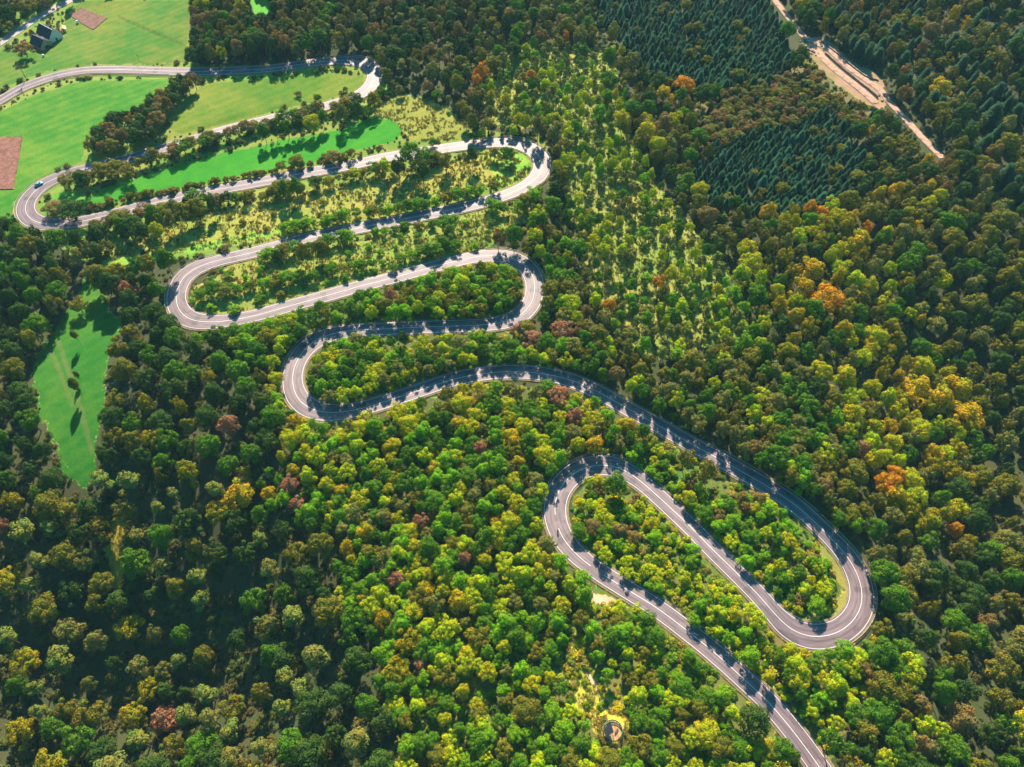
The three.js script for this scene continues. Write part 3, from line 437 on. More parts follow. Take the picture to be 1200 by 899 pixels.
// ---------------------------------------------------------------- where each plant stands
const WOOD = { // zone: [words, spacing, lowest, highest, kinds, colours]
  ride: null, wedge: null, path_green: null, field_upper: null, bank: null, scar: null, verge_hairpin: null, field_mid: null, field_east: null, field_strip: null, field_dry: null, opening: null, layby: null, knoll: null, verge_car: null,
  pasture: ['on the dry pasture between road legs', 14, 1, 3, { shrub: 1 }, { green: 3, olive: 3, brown: 2 }],
  verge_right: ['on grass inside the brightest bend', 8, 1, 3.5, { shrub: 1 }, { olive: 3, yellow: 2, green: 2 }],
  glade: ['on the yellow glade beside the footpath', 5, 0.8, 2, { shrub: 1 }, { lime: 3, yellow: 2, olive: 2 }],
  spruce_a: ['in the plantation beyond the thinned stand', 4.6, 4.5, 11, { spruce: 9, broadleaf: 0.8 }, { needle: 5, bluegreen: 2, dark: 1 }],
  spruce_b: ['in the spruce block above golden wood', 4.4, 4.5, 9.5, { spruce: 14, broadleaf: 0.8 }, { needle: 5, bluegreen: 2 }],
  young: ['in the thicket beside the gravel track', 4.6, 5, 8, { broadleaf: 4, spruce: 1 }, { grey: 4, brown: 4, olive: 3, russet: 1 }],
  grove_hedge: ['in the grove between two green fields', 6.2, 9, 13, { broadleaf: 1 }, { dark: 4, brown: 3, olive: 3 }],
  grove_top: ['in the grove beyond the field road', 7, 12, 18, { broadleaf: 1 }, { olive: 5, brown: 2, dark: 4, green: 2, yellow: 0.7 }],
  loop_moto: ['inside the hairpin loop with the motorcycle', 4.4, 4.5, 9, { broadleaf: 3, shrub: 2 }, { bright: 5, lime: 5, green: 4, yellow: 1.5, brown: 1 }],
  loop_right: ['in scrub inside the widest hairpin bend', 4.2, 3.5, 8, { broadleaf: 2, shrub: 3 }, { green: 5, bright: 4, lime: 3, yellow: 1, brown: 1 }],
  loop_six: ['in the wooded loop beside russet trees', 5, 7, 10, { broadleaf: 1 }, { bright: 4, green: 4, lime: 4, grey: 2, yellow: 1 }],
  loop_five: ['in the grove inside the oval bend', 5.4, 7, 11, { broadleaf: 1 }, { green: 5, bright: 4, lime: 3, olive: 2, russet: 0.6 }],
  scrub: ['on the grassy slope between road legs', 10, 2, 5, { shrub: 3, broadleaf: 1 }, { green: 4, bright: 3, olive: 2 }],
  thin: ['in the thinned stand on bright grass', 7.2, 7, 13, { pine: 4, broadleaf: 6 }, { grey: 4, lime: 5, bright: 4, green: 3, yellow: 1, orange: 0.4 }],
  right_gold: ['in the golden autumn wood', 8.8, 11, 16, { broadleaf: 1 }, { olive: 5, amber: 4, green: 3, yellow: 4, lime: 2, gold: 2.4, orange: 0.4, dark: 1, grey: 2 }],
  gully: ['in the gully below the gravel track', 6.6, 9, 14, { broadleaf: 1 }, { olive: 5, dark: 3, gold: 1, brown: 1, yellow: 1 }],
  hillside: ['on the hillside across the gravel track', 9.8, 11, 17, { broadleaf: 5, spruce: 2 }, { dark: 4, olive: 4, grey: 2, brown: 2, gold: 0.5 }],
  low_left: ['in the dark wood below the meadow', 11, 12, 19, { broadleaf: 6, pine: 4 }, { dark: 7, olive: 3, green: 3, grey: 2, amber: 1, russet: 0.4 }],
  left_wood: ['in the wood around the wedge meadow', 10, 12, 18, { broadleaf: 1 }, { dark: 7, olive: 3, green: 4, grey: 1.5, amber: 0.8, russet: 0.3 }],
  centre: ['in the wood below the sunlit bend', 6.2, 7, 13, { broadleaf: 1 }, { lime: 6, bright: 5, green: 4, yellow: 3, gold: 0.8, russet: 0.35, grey: 2, olive: 1 }],
  low_mid: ['in the wood around the round lookout', 5.4, 5.5, 11, { broadleaf: 5, shrub: 1 }, { bright: 5, green: 5, lime: 4, olive: 2, yellow: 1.6 }],
  low_right: ['in the wood below the wide hairpin', 6.6, 9, 14, { broadleaf: 1 }, { olive: 5, green: 4, lime: 2, brown: 1, dark: 2 }],
  east_wood: ['in the wood above the long straight', 6.8, 9, 14, { broadleaf: 1 }, { grey: 5, olive: 4, green: 3, lime: 2, bright: 1, russet: 0.5, brown: 0.5 }],
  top_wood: ['in the wood behind the dry meadow', 9, 11, 17, { broadleaf: 6, pine: 1 }, { olive: 5, brown: 2, dark: 5, green: 3, grey: 3, orange: 0.3 }],
  rest: ['in the wood beyond the wide hairpin', 9.4, 11, 17, { broadleaf: 1 }, { dark: 5, olive: 5, grey: 2, brown: 0.5, yellow: 0.5, green: 3 }],
};
const ORDER = Object.keys(WOOD).filter((k) => k !== 'rest');
const zoneBoxes = Object.fromEntries(ORDER.map((k) => { const p = ZONES[k]; return [k, [Math.min(...p.map((q) => q[0])), Math.max(...p.map((q) => q[0])), Math.min(...p.map((q) => q[1])), Math.max(...p.map((q) => q[1]))]]; }));
const zoneAt = (x, z) => { for (const k of ORDER) { const b = zoneBoxes[k]; if (x >= b[0] && x <= b[1] && z >= b[2] && z <= b[3] && inside(ZONES[k], x, z)) return k; } return 'rest'; };
const pick = (o, r) => { let s = 0; for (const k in o) s += o[k]; r *= s; for (const k in o) { r -= o[k]; if (r <= 0) return k; } return Object.keys(o)[0]; };
const plants = [], plantCells = new Map(), PC = 8;
function roomFor(x, z, r) { const i = Math.floor(x / PC), j = Math.floor(z / PC); for (let a = -1; a <= 1; a++) for (let b = -1; b <= 1; b++) for (const p of plantCells.get((i + a) + ',' + (j + b)) || []) { const d = (p.space + r) / 2; if ((p.x - x) ** 2 + (p.z - z) ** 2 < d * d) return false; } return true; }
function addPlant(p) { const k = Math.floor(p.x / PC) + ',' + Math.floor(p.z / PC); if (!plantCells.has(k)) plantCells.set(k, []); plantCells.get(k).push(p); plants.push(p); }
function clearOfRoad(x, z, h, r) { // keep stems off the verge and crowns off the carriageway and its sight line down the slope
  const away = Math.hypot(x, z) / 280, dx = x / Math.hypot(x, z), dz = z / Math.hypot(x, z);
  if (roadEdge(x, z) < 1.1 + r * 0.12) return false;
  for (const f of [0.35, 0.65, 0.95]) { const k = h * f * away; if (roadEdge(x + dx * k, z + dz * k) < r * (f > 0.9 ? 0.3 : 0.85) - 0.6) return false; if (f < 0.9) for (const s of [-0.7, 0.7]) if (roadEdge(x + dx * k - dz * r * s, z + dz * k + dx * r * s) < -1.2) return false; }
  return true;
}
const place = randomFrom(77);
const adj = (c) => COLOURS[c][1];
const KIND = { broadleaf: (c) => ['yellow', 'gold', 'orange', 'amber'].includes(c) ? 'golden_tree' : ['russet', 'brown'].includes(c) ? 'russet_tree' : 'broadleaf_tree', pine: () => 'pine_tree', spruce: () => 'spruce_tree', shrub: () => 'shrub' };
function plant(x, z, type, colour, height, radius, where, space) { addPlant({ x, z, type, colour, height, radius, where, space, turn: place() * 6.283, variant: Math.floor(place() * 997) }); }
const HEDGE_COLOURS = { olive: { olive: 5, dark: 3, green: 2, brown: 1 }, brown: { brown: 4, olive: 4, russet: 1 }, green: { green: 5, bright: 3, olive: 2, lime: 1 } };
for (const [x, z, h, r, c] of SINGLES) plant(x, z, h < 5 ? 'shrub' : 'broadleaf', c, h, r, zoneAt(x, z), r * 1.6);
for (const [x, z, h] of SLIM) plant(x, z, 'broadleaf', 'olive', h, h * 0.12, 'wedge', 3);
HEDGES.forEach(([pts, lo, hi, gap, c]) => {
  const line = route(pts, 1, 0, 1); gap *= 0.66; let next = gap * place();
  for (const q of line) if (q.s >= next) {
    next = q.s + gap * (0.6 + 0.8 * place());
    const h = lerp(lo, hi, place()), x = q.x + (place() - 0.5) * 3, z = q.z + (place() - 0.5) * 2.4, r = h * (0.42 + 0.16 * place());
    if (roadEdge(x, z) > 1.2 && roomFor(x, z, lo < 3 ? 0.6 : 2)) plant(x, z, h < 4.5 ? 'shrub' : 'broadleaf', pick(HEDGE_COLOURS[c], place()), h, r, 'hedge', lo < 3 ? 1 : Math.min(gap, r * 1.3));
  }
});
const OPEN = ['ride', 'bank', 'scar', 'verge_hairpin', 'wedge', 'path_green', 'field_upper', 'field_mid', 'field_east', 'field_strip', 'field_dry', 'opening', 'layby', 'knoll', 'verge_car'];
const farm = FARM.map(([x, z]) => [x, z]);
const F = FRAME, grown = [[F[0][0] - 60, 25], [F[1][0] + 60, 25], [F[2][0] + 70, F[2][1] - 90], [F[3][0] - 70, F[3][1] - 90]];
for (let t = 0; t < 240000; t++) {
  const x = -420 + 840 * place(), z = -600 + 625 * place();
  if (!inside(grown, x, z)) { continue; }
  const r0 = place(), size = place(), kindRoll = place(), colourRoll = place();
  const away = Math.hypot(x, z) / 280, dx = x / Math.hypot(x, z), dz = z / Math.hypot(x, z);
  const zone0 = zoneAt(x + dx * 6 * away + 26 * (fbm(x * 0.05 + 31, z * 0.05) - 0.5), z + dz * 6 * away + 26 * (fbm(x * 0.05, z * 0.05 + 17) - 0.5)), w = WOOD[zone0];
  if (!w) continue;
  const clump = fbm(x * 0.02 + 3, z * 0.02 + 8), h = lerp(w[2], w[3], Math.min(1, Math.max(0, size * 0.7 + (clump - 0.35) * 0.9)));
  const type = pick(w[4], kindRoll);
  const lit = ['field_dry', 'verge_right', 'knoll'].some((k) => inside(ZONES[k], x, z + h * 1.1) || inside(ZONES[k], x, z + h * 0.6));
  let height = lit ? h * 0.55 : type === 'shrub' ? Math.min(h, 1.5 + 2.5 * size) : type === 'pine' ? h * 1.1 : h;
  const [nh, nr] = NATURAL[type], radius = (type === 'broadleaf' ? (1.55 + 0.165 * height) * (0.68 + 0.62 * r0) : nr * height / nh * (0.8 + 0.5 * r0)) * (type === 'spruce' ? 1.5 : zone0 === 'thin' ? 0.85 : 1);
  const space = w[1] * (type === 'shrub' ? 0.6 : type === 'spruce' ? 0.7 : zone0 === 'thin' ? 0.8 : ['low_left', 'left_wood', 'rest', 'hillside', 'top_wood', 'right_gold', 'gully', 'low_right'].includes(zone0) ? 0.86 : 0.75) * (0.65 + 0.7 * size);
  if (OPEN.includes(zoneAt(x, z)) || !roomFor(x, z, space)) continue;
  let over = false; for (const f of [0.35, 0.7]) for (const s of [-0.7, 0, 0.7]) { const k = height * f * away; const at = zoneAt(x + dx * k - dz * radius * s, z + dz * k + dx * radius * s); if (OPEN.includes(at) || (at === 'glade' && zone0 !== 'glade')) over = true; } if (over) continue;
  if (!clearOfRoad(x, z, height, radius)) continue;
  if (farm.some(([a, b]) => Math.hypot(a - x, b - z) < 9) || Math.hypot(x - SHELTER[0], z - SHELTER[1]) < 8) continue;
  if (['low_left', 'left_wood', 'rest', 'hillside', 'low_right', 'right_gold'].includes(zone0) && fbm(x * 0.045 + 50, z * 0.045) < (zone0 === 'low_left' ? 0.31 : 0.26)) continue;
  const patch = noise(x * 0.028 + 9, z * 0.028 + 4), roll = (colourRoll * 0.85 + patch * 0.3) % 1;
  let colour = pick(w[5], roll); if (type === 'pine') colour = place() < 0.6 ? 'pine' : 'grey'; if (type === 'broadleaf' && (colour === 'needle' || colour === 'bluegreen')) colour = 'olive'; if (type === 'spruce' && !['needle', 'bluegreen'].includes(colour)) colour = 'needle';
  plant(x, z, type, colour, height, radius, zone0, space);
}
// in view, nearest first: up to 300 of each kind stand as single trees, the others as the mass of the wood
const up = V(0, 1, 0), eye = camera.position, turnBack = new THREE.Matrix4(); camera.updateMatrixWorld(); turnBack.copy(camera.matrixWorld).invert();
const tan = Math.tan(26.5 * Math.PI / 180), point = V(0, 0, 0);
for (const p of plants) {
  p.y = ground(p.x, p.z); point.set(p.x, p.y + p.height * 0.6, p.z).applyMatrix4(turnBack);
  const u = point.x / -point.z / tan / (1024 / 767), v = point.y / -point.z / tan;
  p.inView = Math.abs(u) < 0.99 && Math.abs(v) < 0.99; p.big = p.radius / -point.z; p.kind = KIND[p.type](p.colour);
  if (p.where === 'rest') p.where = p.x < -200 && p.z < -360 ? 'valley' : p.x < 60 ? 'legs' : p.z < -200 ? 'flank' : p.z < -110 ? 'facing' : 'rest';
}
const words = Object.fromEntries(Object.entries(WOOD).filter(([, w]) => w).map(([k, w]) => [k, w[0]]));
words.valley = 'in the trees lining the valley road'; words.legs = 'in the woodland flanking the winding road'; words.flank = 'in olive wood flanking the golden trees'; words.facing = 'in the wood facing the wide hairpin';
words.hedge = 'in the hedgerows along the road';
for (const k of OPEN) words[k] = { wedge: 'alone on the wedge meadow', field_upper: 'beside the farm in the green field', field_mid: 'at the edge of the green field', field_east: 'on the green field beside the first bend', field_strip: 'beside the vivid green strip field', field_dry: 'on the dry meadow corner', verge_car: 'inside the hairpin with the blue car' }[k] || 'on open ground beside the wood';
const NOUN = { broadleaf_tree: 'broadleaf tree', golden_tree: 'autumn tree', russet_tree: 'autumn tree', pine_tree: 'slender pine', spruce_tree: 'pointed spruce', shrub: 'low shrub' };
const span = {};
for (const p of plants) if (p.inView) { const k = p.kind + p.where, s = span[k] || (span[k] = { h: [], w: [] }); s.h.push(p.height); s.w.push(p.radius / p.height); }
for (const k in span) for (const q of ['h', 'w']) span[k][q].sort((a, b) => a - b);
function describe(p) { // how tall and how broad it is beside its neighbours, its colour, what it stands next to, which wood
  const s = span[p.kind + p.where], rank = (a, v) => a.indexOf(v) / a.length, h = rank(s.h, p.height), w = rank(s.w, p.radius / p.height);
  const open = OPEN.some((k) => [[9, 0], [-9, 0], [0, 9], [0, -9]].some(([a, b]) => inside(ZONES[k], p.x + a, p.z + b)));
  const beside = p.where === 'hedge' || OPEN.includes(p.where) ? '' : roadEdge(p.x, p.z) < 8 ? 'beside the road ' : open ? 'edging open grass ' : '';
  return `${h > 0.66 ? 'tall ' : h < 0.33 ? 'small ' : ''}${w > 0.66 ? 'broad ' : w < 0.33 ? 'narrow ' : ''}${adj(p.colour)} ${NOUN[p.kind]} ${beside}${words[p.where]}`;
}
const single = new Map(), mass = new Map(), tint = new THREE.Color(), vary = randomFrom(991);
for (const kind of Object.keys(NOUN)) plants.filter((p) => p.kind === kind && p.inView).sort((a, b) => b.big - a.big).forEach((p, i) => { p.single = i < 300; });
const shapesFor = (type, colour) => { const s = SHAPES[type], k = Object.keys(COLOURS).indexOf(colour); return type === 'broadleaf' ? [s[k % s.length], s[(k + 1) % s.length], s[(k + 3) % s.length]] : s; };
for (const p of plants) {
  const [nh, nr] = NATURAL[p.type], sy = p.height / nh, sx = p.radius / nr, list = shapesFor(p.type, p.colour), shape = list[p.variant % list.length];
  if (p.single) {
    const key = p.colour + p.type + (p.variant % list.length);
    let t = single.get(key);
    if (t) { t = t.clone(); t.name = numbered(p.kind); t.userData = {}; scene.add(t); }
    else { t = thing(p.kind); mesh('trunk', shape.trunk, p.type === 'pine' ? pineBark : bark, t); mesh('crown', shape.crown, leafMaterial[p.colour], t); single.set(key, t); }
    t.position.set(p.x, p.y, p.z); t.rotation.y = p.turn; t.scale.set(sx, sy, sx * (0.92 + 0.16 * vary()));
    t.userData = { label: describe(p), category: p.kind === 'shrub' ? 'shrub' : 'tree', group: `${NOUN[p.kind]}s ${words[p.where]}` };
  } else { const key = p.type + SHAPES[p.type].indexOf(shape); if (!mass.has(key)) mass.set(key, { type: p.type, shape, list: [] }); mass.get(key).list.push({ p, sx, sy }); }
}
const forests = {};
const FOREST = { broadleaf: ['broadleaf_forest', 'dense mixed autumn woodland behind and around the nearer trees', 'woodland'], pine: ['pine_forest', 'far slender pines of the thinned stand', 'woodland'], spruce: ['spruce_forest', 'far spruces of the dark plantation', 'woodland'], shrub: ['shrub_thicket', 'small far shrubs scattered over grass and verges', 'shrubs'] };
const M = new THREE.Matrix4(), Q = new THREE.Quaternion();
for (const { type, shape, list } of mass.values()) {
  if (!forests[type]) { const f = thing(...FOREST[type]); f.userData.kind = 'stuff'; forests[type] = f; }
  const crowns = new THREE.InstancedMesh(shape.crown, tintedLeaf, list.length), trunks = new THREE.InstancedMesh(shape.trunk, type === 'pine' ? pineBark : bark, list.length);
  crowns.name = 'crown'; trunks.name = 'trunk';
  list.forEach(({ p, sx, sy }, i) => {
    M.compose(V(p.x, p.y, p.z), Q.setFromAxisAngle(up, p.turn), V(sx, sy, sx)); crowns.setMatrixAt(i, M); trunks.setMatrixAt(i, M);
    tint.set(COLOURS[p.colour][0]).multiplyScalar(0.85 + 0.3 * vary()); crowns.setColorAt(i, tint);
  });
  for (const m of [trunks, crowns]) { m.castShadow = m.receiveShadow = true; m.userData.kind = 'stuff'; forests[type].add(m); }
}
console.log('plants', plants.length, 'single', plants.filter((p) => p.single).length, Object.fromEntries(Object.keys(NOUN).map((k) => [k, plants.filter((p) => p.kind === k && p.inView).length])));

// ---------------------------------------------------------------- undergrowth and grass
{
  const rand = randomFrom(4242), zones = { thin: [4.4, 0.3, 1.0], scrub: [7, 0.4, 1.2], pasture: [12, 0.35, 1.0], loop_moto: [2.6, 0.8, 2.2], loop_right: [2.6, 0.7, 2], loop_six: [3, 0.8, 2], loop_five: [3, 0.8, 2], low_mid: [2.6, 0.9, 2.4], centre: [3, 1, 2.6], glade: [2.6, 0.3, 0.9], verge_right: [5, 0.3, 1], young: [3, 0.8, 2], low_left: [2.9, 0.6, 2.4], left_wood: [3.6, 0.6, 2.2], right_gold: [4, 0.6, 2], hillside: [4.5, 0.6, 2.2], low_right: [3.6, 0.6, 2], east_wood: [4, 0.6, 2], top_wood: [4, 0.6, 2], gully: [4, 0.6, 2] };
  const cols = { thin: ['#7f9030', '#728430', '#8c863e', '#688028'], pasture: ['#7f8030', '#94803a', '#62702a'], glade: ['#a89a28', '#8f9028'], low_left: ['#4f5a24', '#5f6a28', '#66602c'], left_wood: ['#4f5a24', '#5f6a28', '#66602c'], hillside: ['#4f5a24', '#665c34'], top_wood: ['#4f5a24', '#5f6a28', '#66602c'], gully: ['#4f5a24', '#5f6a28'], def: ['#6f8f1c', '#94a01a', '#5c7a1c', '#8a7f30', '#b0a41a'] };
  zones.rest = [3.6, 0.6, 2.2]; zones.low_left = [2.6, 0.6, 2.4]; cols.rest = cols.low_left;
  const list = [];
  for (const k in zones) {
    const p = k === 'rest' ? grown : ZONES[k], [gap, lo, hi] = zones[k], x0 = Math.min(...p.map((q) => q[0])), x1 = Math.max(...p.map((q) => q[0])), z0 = Math.min(...p.map((q) => q[1])), z1 = Math.max(...p.map((q) => q[1]));
    for (let t = (x1 - x0) * (z1 - z0) / (gap * gap) * 1.3; t > 0; t--) {
      const x = lerp(x0, x1, rand()), z = lerp(z0, z1, rand()), s = rand(), c = rand(), turn = rand() * 6.28;
      if (!inside(p, x, z) || (k === 'rest' && zoneAt(x, z) !== 'rest') || roadEdge(x, z) < 2 || Math.hypot(x - SHELTER[0], z - SHELTER[1]) < 6 || OPEN.includes(zoneAt(x, z))) continue;
      const h = lerp(lo, hi, s * s) * (0.6 + 0.8 * noise(x * 0.1, z * 0.1)), away = Math.hypot(x, z) / 280, q = h / Math.hypot(x, z) * away;
      if (roadEdge(x + x * q, z + z * q) < 0.2) continue;
      const set = cols[k] || (k === 'scrub' || k === 'verge_right' ? cols.thin : cols.def);
      list.push([x, z, h, turn, set[Math.floor(c * set.length)], 0.8 + 0.6 * c]);
    }
  }
  const cover = thing('undergrowth', 'low leafy undergrowth and tall weeds on the open woodland ground', 'undergrowth'); cover.userData.kind = 'stuff';
  const small = [0, 1].map((k) => broadleaf(900 + k, { lobes: 9 + k * 3, rx: 1.1, ry: 0.8, cy: 0.75, lobe: 0.55, density: 14, leaf: 0.34, trunk: 0.04 }).crown);
  small.forEach((g, v) => {
    const mine = list.filter((_, i) => i % 2 === v), m = new THREE.InstancedMesh(g, tintedLeaf, mine.length); m.name = 'foliage'; m.castShadow = m.receiveShadow = true; m.userData.kind = 'stuff';
    mine.forEach(([x, z, h, turn, c, wide], i) => { M.compose(V(x, ground(x, z) - 0.05, z), Q.setFromAxisAngle(up, turn), V(h * 0.62 * wide, h * 0.6, h * 0.62 * wide)); m.setMatrixAt(i, M); m.setColorAt(i, tint.set(c).multiplyScalar(0.8 + 0.4 * vary())); });
    cover.add(m);
  });
  // tufts of tall dry grass
  const blades = { p: [], i: [], c: [] };
  for (let k = 0; k < 14; k++) { const a = rand() * 6.28, b = rand() * 6.28, d = rand() * 0.35, x = Math.cos(a) * d, z = Math.sin(a) * d, h = 0.35 + 0.4 * rand(), w = 0.07, ex = Math.cos(b) * 0.22, ez = Math.sin(b) * 0.22, i = blades.p.length / 3; blades.p.push(x - w * Math.sin(b), 0, z + w * Math.cos(b), x + w * Math.sin(b), 0, z - w * Math.cos(b), x + ex, h, z + ez); blades.i.push(i, i + 1, i + 2); }
  const tuft = finish(blades), spots = [], grassMaterial = standard({ color: 0xffffff, roughness: 1, side: THREE.DoubleSide });
  for (const k of ['pasture', 'field_dry', 'knoll', 'glade', 'verge_right', 'thin', 'scrub', 'ride']) {
    const p = ZONES[k], x0 = Math.min(...p.map((q) => q[0])), x1 = Math.max(...p.map((q) => q[0])), z0 = Math.min(...p.map((q) => q[1])), z1 = Math.max(...p.map((q) => q[1]));
    for (let t = Math.min(16000, (x1 - x0) * (z1 - z0) * (k === 'knoll' ? 4 : 0.8)); t > 0; t--) { const x = lerp(x0, x1, rand()), z = lerp(z0, z1, rand()), s = rand(), c = rand(); if (inside(p, x, z) && roadEdge(x, z) > 1.4 && noise(x * 0.3, z * 0.3) > 0.35 && Math.hypot(x - SHELTER[0], z - SHELTER[1]) > 3.6) spots.push([x, z, s, c]); }
  }
  const grass = new THREE.InstancedMesh(tuft, grassMaterial, spots.length); grass.name = 'dry_grass'; grass.castShadow = grass.receiveShadow = true;
  spots.forEach(([x, z, s, c], i) => { M.compose(V(x, ground(x, z) - 0.03, z), Q.setFromAxisAngle(up, s * 6.28), V(1 + s, 0.8 + s, 1 + s)); grass.setMatrixAt(i, M); grass.setColorAt(i, tint.set(['#b09a44', '#a08f3c', '#8d9236', '#c0a555'][Math.floor(c * 4)])); });
  grass.userData = { kind: 'stuff', label: 'tufts of tall dry grass on the pastures and glades', category: 'grass' }; scene.add(grass);
  console.log('undergrowth', list.length, 'tufts', spots.length);
}

// ---------------------------------------------------------------- guard rails
{
  const steel = standard({ color: 0xb4b8ba, metalness: 0.7, roughness: 0.45 }), postShape = new RoundedBoxGeometry(0.12, 0.95, 0.12, 1, 0.02);
  const names = ['around the bend under the grove by the first fields', 'around the hairpin with the blue car', 'around the brightest bend beside the thinned stand', 'around the hairpin below the dry pasture', 'around the oval bend of the dense grove', 'around the shaded bend above the bright wood', 'around the widest hairpin bend', 'around the hairpin with the motorcycle', 'along the long straight above the scrub', 'along the straight below the motorcycle loop', 'along the field road near the farm'];
  RAILS.forEach(([a, b, c], n) => {
    const at = ([x, z]) => { let k = 0, d = 1e9; road.forEach((q, i) => { const e = (q.x - x) ** 2 + (q.z - z) ** 2; if (e < d) { d = e; k = i; } }); return k; };
    const i0 = Math.min(at(a), at(b)), i1 = Math.max(at(a), at(b)), m = road[at(c)], side = Math.sign((c[0] - m.x) * m.nx + (c[1] - m.z) * m.nz) || 1;
    const t = thing('guard_rail', `galvanised steel guard rail ${names[n]}`, 'guard rail', 'guard rails along the winding road');
    const P = [], I = [], profile = [[0, 0.42], [0.05, 0.47], [0, 0.55], [0, 0.6], [0.05, 0.68], [0, 0.74], [-0.03, 0.74], [-0.03, 0.42]]; // a corrugated band
    for (let i = i0, row = 0; i <= i1; i++, row++) {
      const q = road[i]; profile.forEach(([o, y]) => { const k = side * (q.half + 0.95 - o); P.push(q.x + q.nx * k, q.y + y + 0.08, q.z + q.nz * k); });
      if (row) for (let k = 0; k < 8; k++) { const u = (row - 1) * 8 + k, v = (row - 1) * 8 + (k + 1) % 8; I.push(u, v, u + 8, v, v + 8, u + 8); }
    }
    mesh('rail', buffer(P, I), steel, t);
    for (let i = i0; i <= i1; i += 3) { const q = road[i], k = side * (q.half + 1.04), p = mesh('post', postShape, steel, t); p.position.set(q.x + q.nx * k, q.y + 0.33, q.z + q.nz * k); p.rotation.y = Math.atan2(q.nx, q.nz); }
  });
}

// ---------------------------------------------------------------- walls, boulders and fence
const stoneMaterial = [0x8d7d72, 0xa08c80, 0x786a60].map((c) => standard({ color: c, roughness: 1 }));
function stoneWall(points, height, label) {
  const t = thing('stone_wall', label, 'wall'), line = route(points, 1.5, 2, 0.4), rand = randomFrom(points.length * 31 + Math.round(height * 10));
  const rows = Math.round(height / 0.55);
  for (const q of line) for (let r = 0; r < rows; r++) {
    const w = 1.35 + 0.2 * rand(), b = mesh('stone', stoneShape[Math.floor(rand() * 3)], stoneMaterial[Math.floor(rand() * 3)], t);
    b.scale.set(0.6 + 0.15 * rand(), 0.52, w); b.position.set(q.x + (rand() - 0.5) * 0.1, ground(q.x, q.z) - 0.15 + 0.26 + r * 0.53, q.z); b.rotation.y = Math.atan2(q.tx, q.tz) + (rand() - 0.5) * 0.08;
  }
}
const stoneShape = [1, 2, 3].map((k) => { const g = new THREE.BoxGeometry(1, 1, 1, 2, 2, 2), p = g.attributes.position, seen = {}; for (let i = 0; i < p.count; i++) { const key = [p.getX(i), p.getY(i), p.getZ(i)].join(); const c = Math.abs(p.getX(i)) + Math.abs(p.getY(i)) + Math.abs(p.getZ(i)); const f = (c > 1.4 ? 0.86 : c > 0.9 ? 0.97 : 1.04) + 0.06 * (hash2(k * 71 + Math.round(p.getX(i) * 4), Math.round(p.getY(i) * 4) * 9 + Math.round(p.getZ(i) * 4)) - 0.5); seen[key] = f; p.setXYZ(i, p.getX(i) * f, p.getY(i) * f, p.getZ(i) * f); } g.computeVertexNormals(); return g; });
stoneWall(TRACKWALL, 1.1, 'low parapet of stone blocks along the outer edge of the gravel track');
stoneWall(TRENCHWALL, 1.6, 'stone retaining wall between the gravel track and gravel bank');
BOULDERS.forEach(([x, z], i) => {
  const g = new THREE.IcosahedronGeometry(1, 2), p = g.attributes.position; for (let k = 0; k < p.count; k++) { const a = p.getX(k), b = p.getY(k), c = p.getZ(k), f = 0.75 + 0.5 * noise(a * 1.6 + i * 9, b * 1.6 + c * 2.3); p.setXYZ(k, a * f, b * f * 0.7, c * f); } g.computeVertexNormals();
  const b = mesh('boulder', g, stoneMaterial[i % 3]); b.scale.setScalar(0.5 + 0.5 * hash2(i, 3)); b.position.set(x, ground(x, z) + 0.25, z); b.userData = { label: 'pale boulder dumped at the head of the gravel bank', category: 'boulder', group: 'boulders by the gravel track' };
});
{
  const t = thing('field_fence', 'old wooden post fence crossing the upper green field', 'fence'), wood = standard({ color: 0x6b5a44, roughness: 1 }), line = route(FIELDFENCE, 1, 2, 0.3), shape = new THREE.CylinderGeometry(0.09, 0.12, 1.7, 6);
  for (const q of line) if (q.s % 5 < 1) { const p = mesh('post', shape, wood, t); p.position.set(q.x, ground(q.x, q.z) + 0.6, q.z); }
  for (const y of [0.6, 1.1]) { const parts = []; for (let i = 0; i + 5 < line.length; i += 5) { const a = line[i], b = line[i + 5]; parts.push(limb(V(a.x, ground(a.x, a.z) + y, a.z), V(b.x, ground(b.x, b.z) + y, b.z), 0.06, 0.06, 5)); } mesh('rail', mergeGeometries(parts), wood, t); }
}

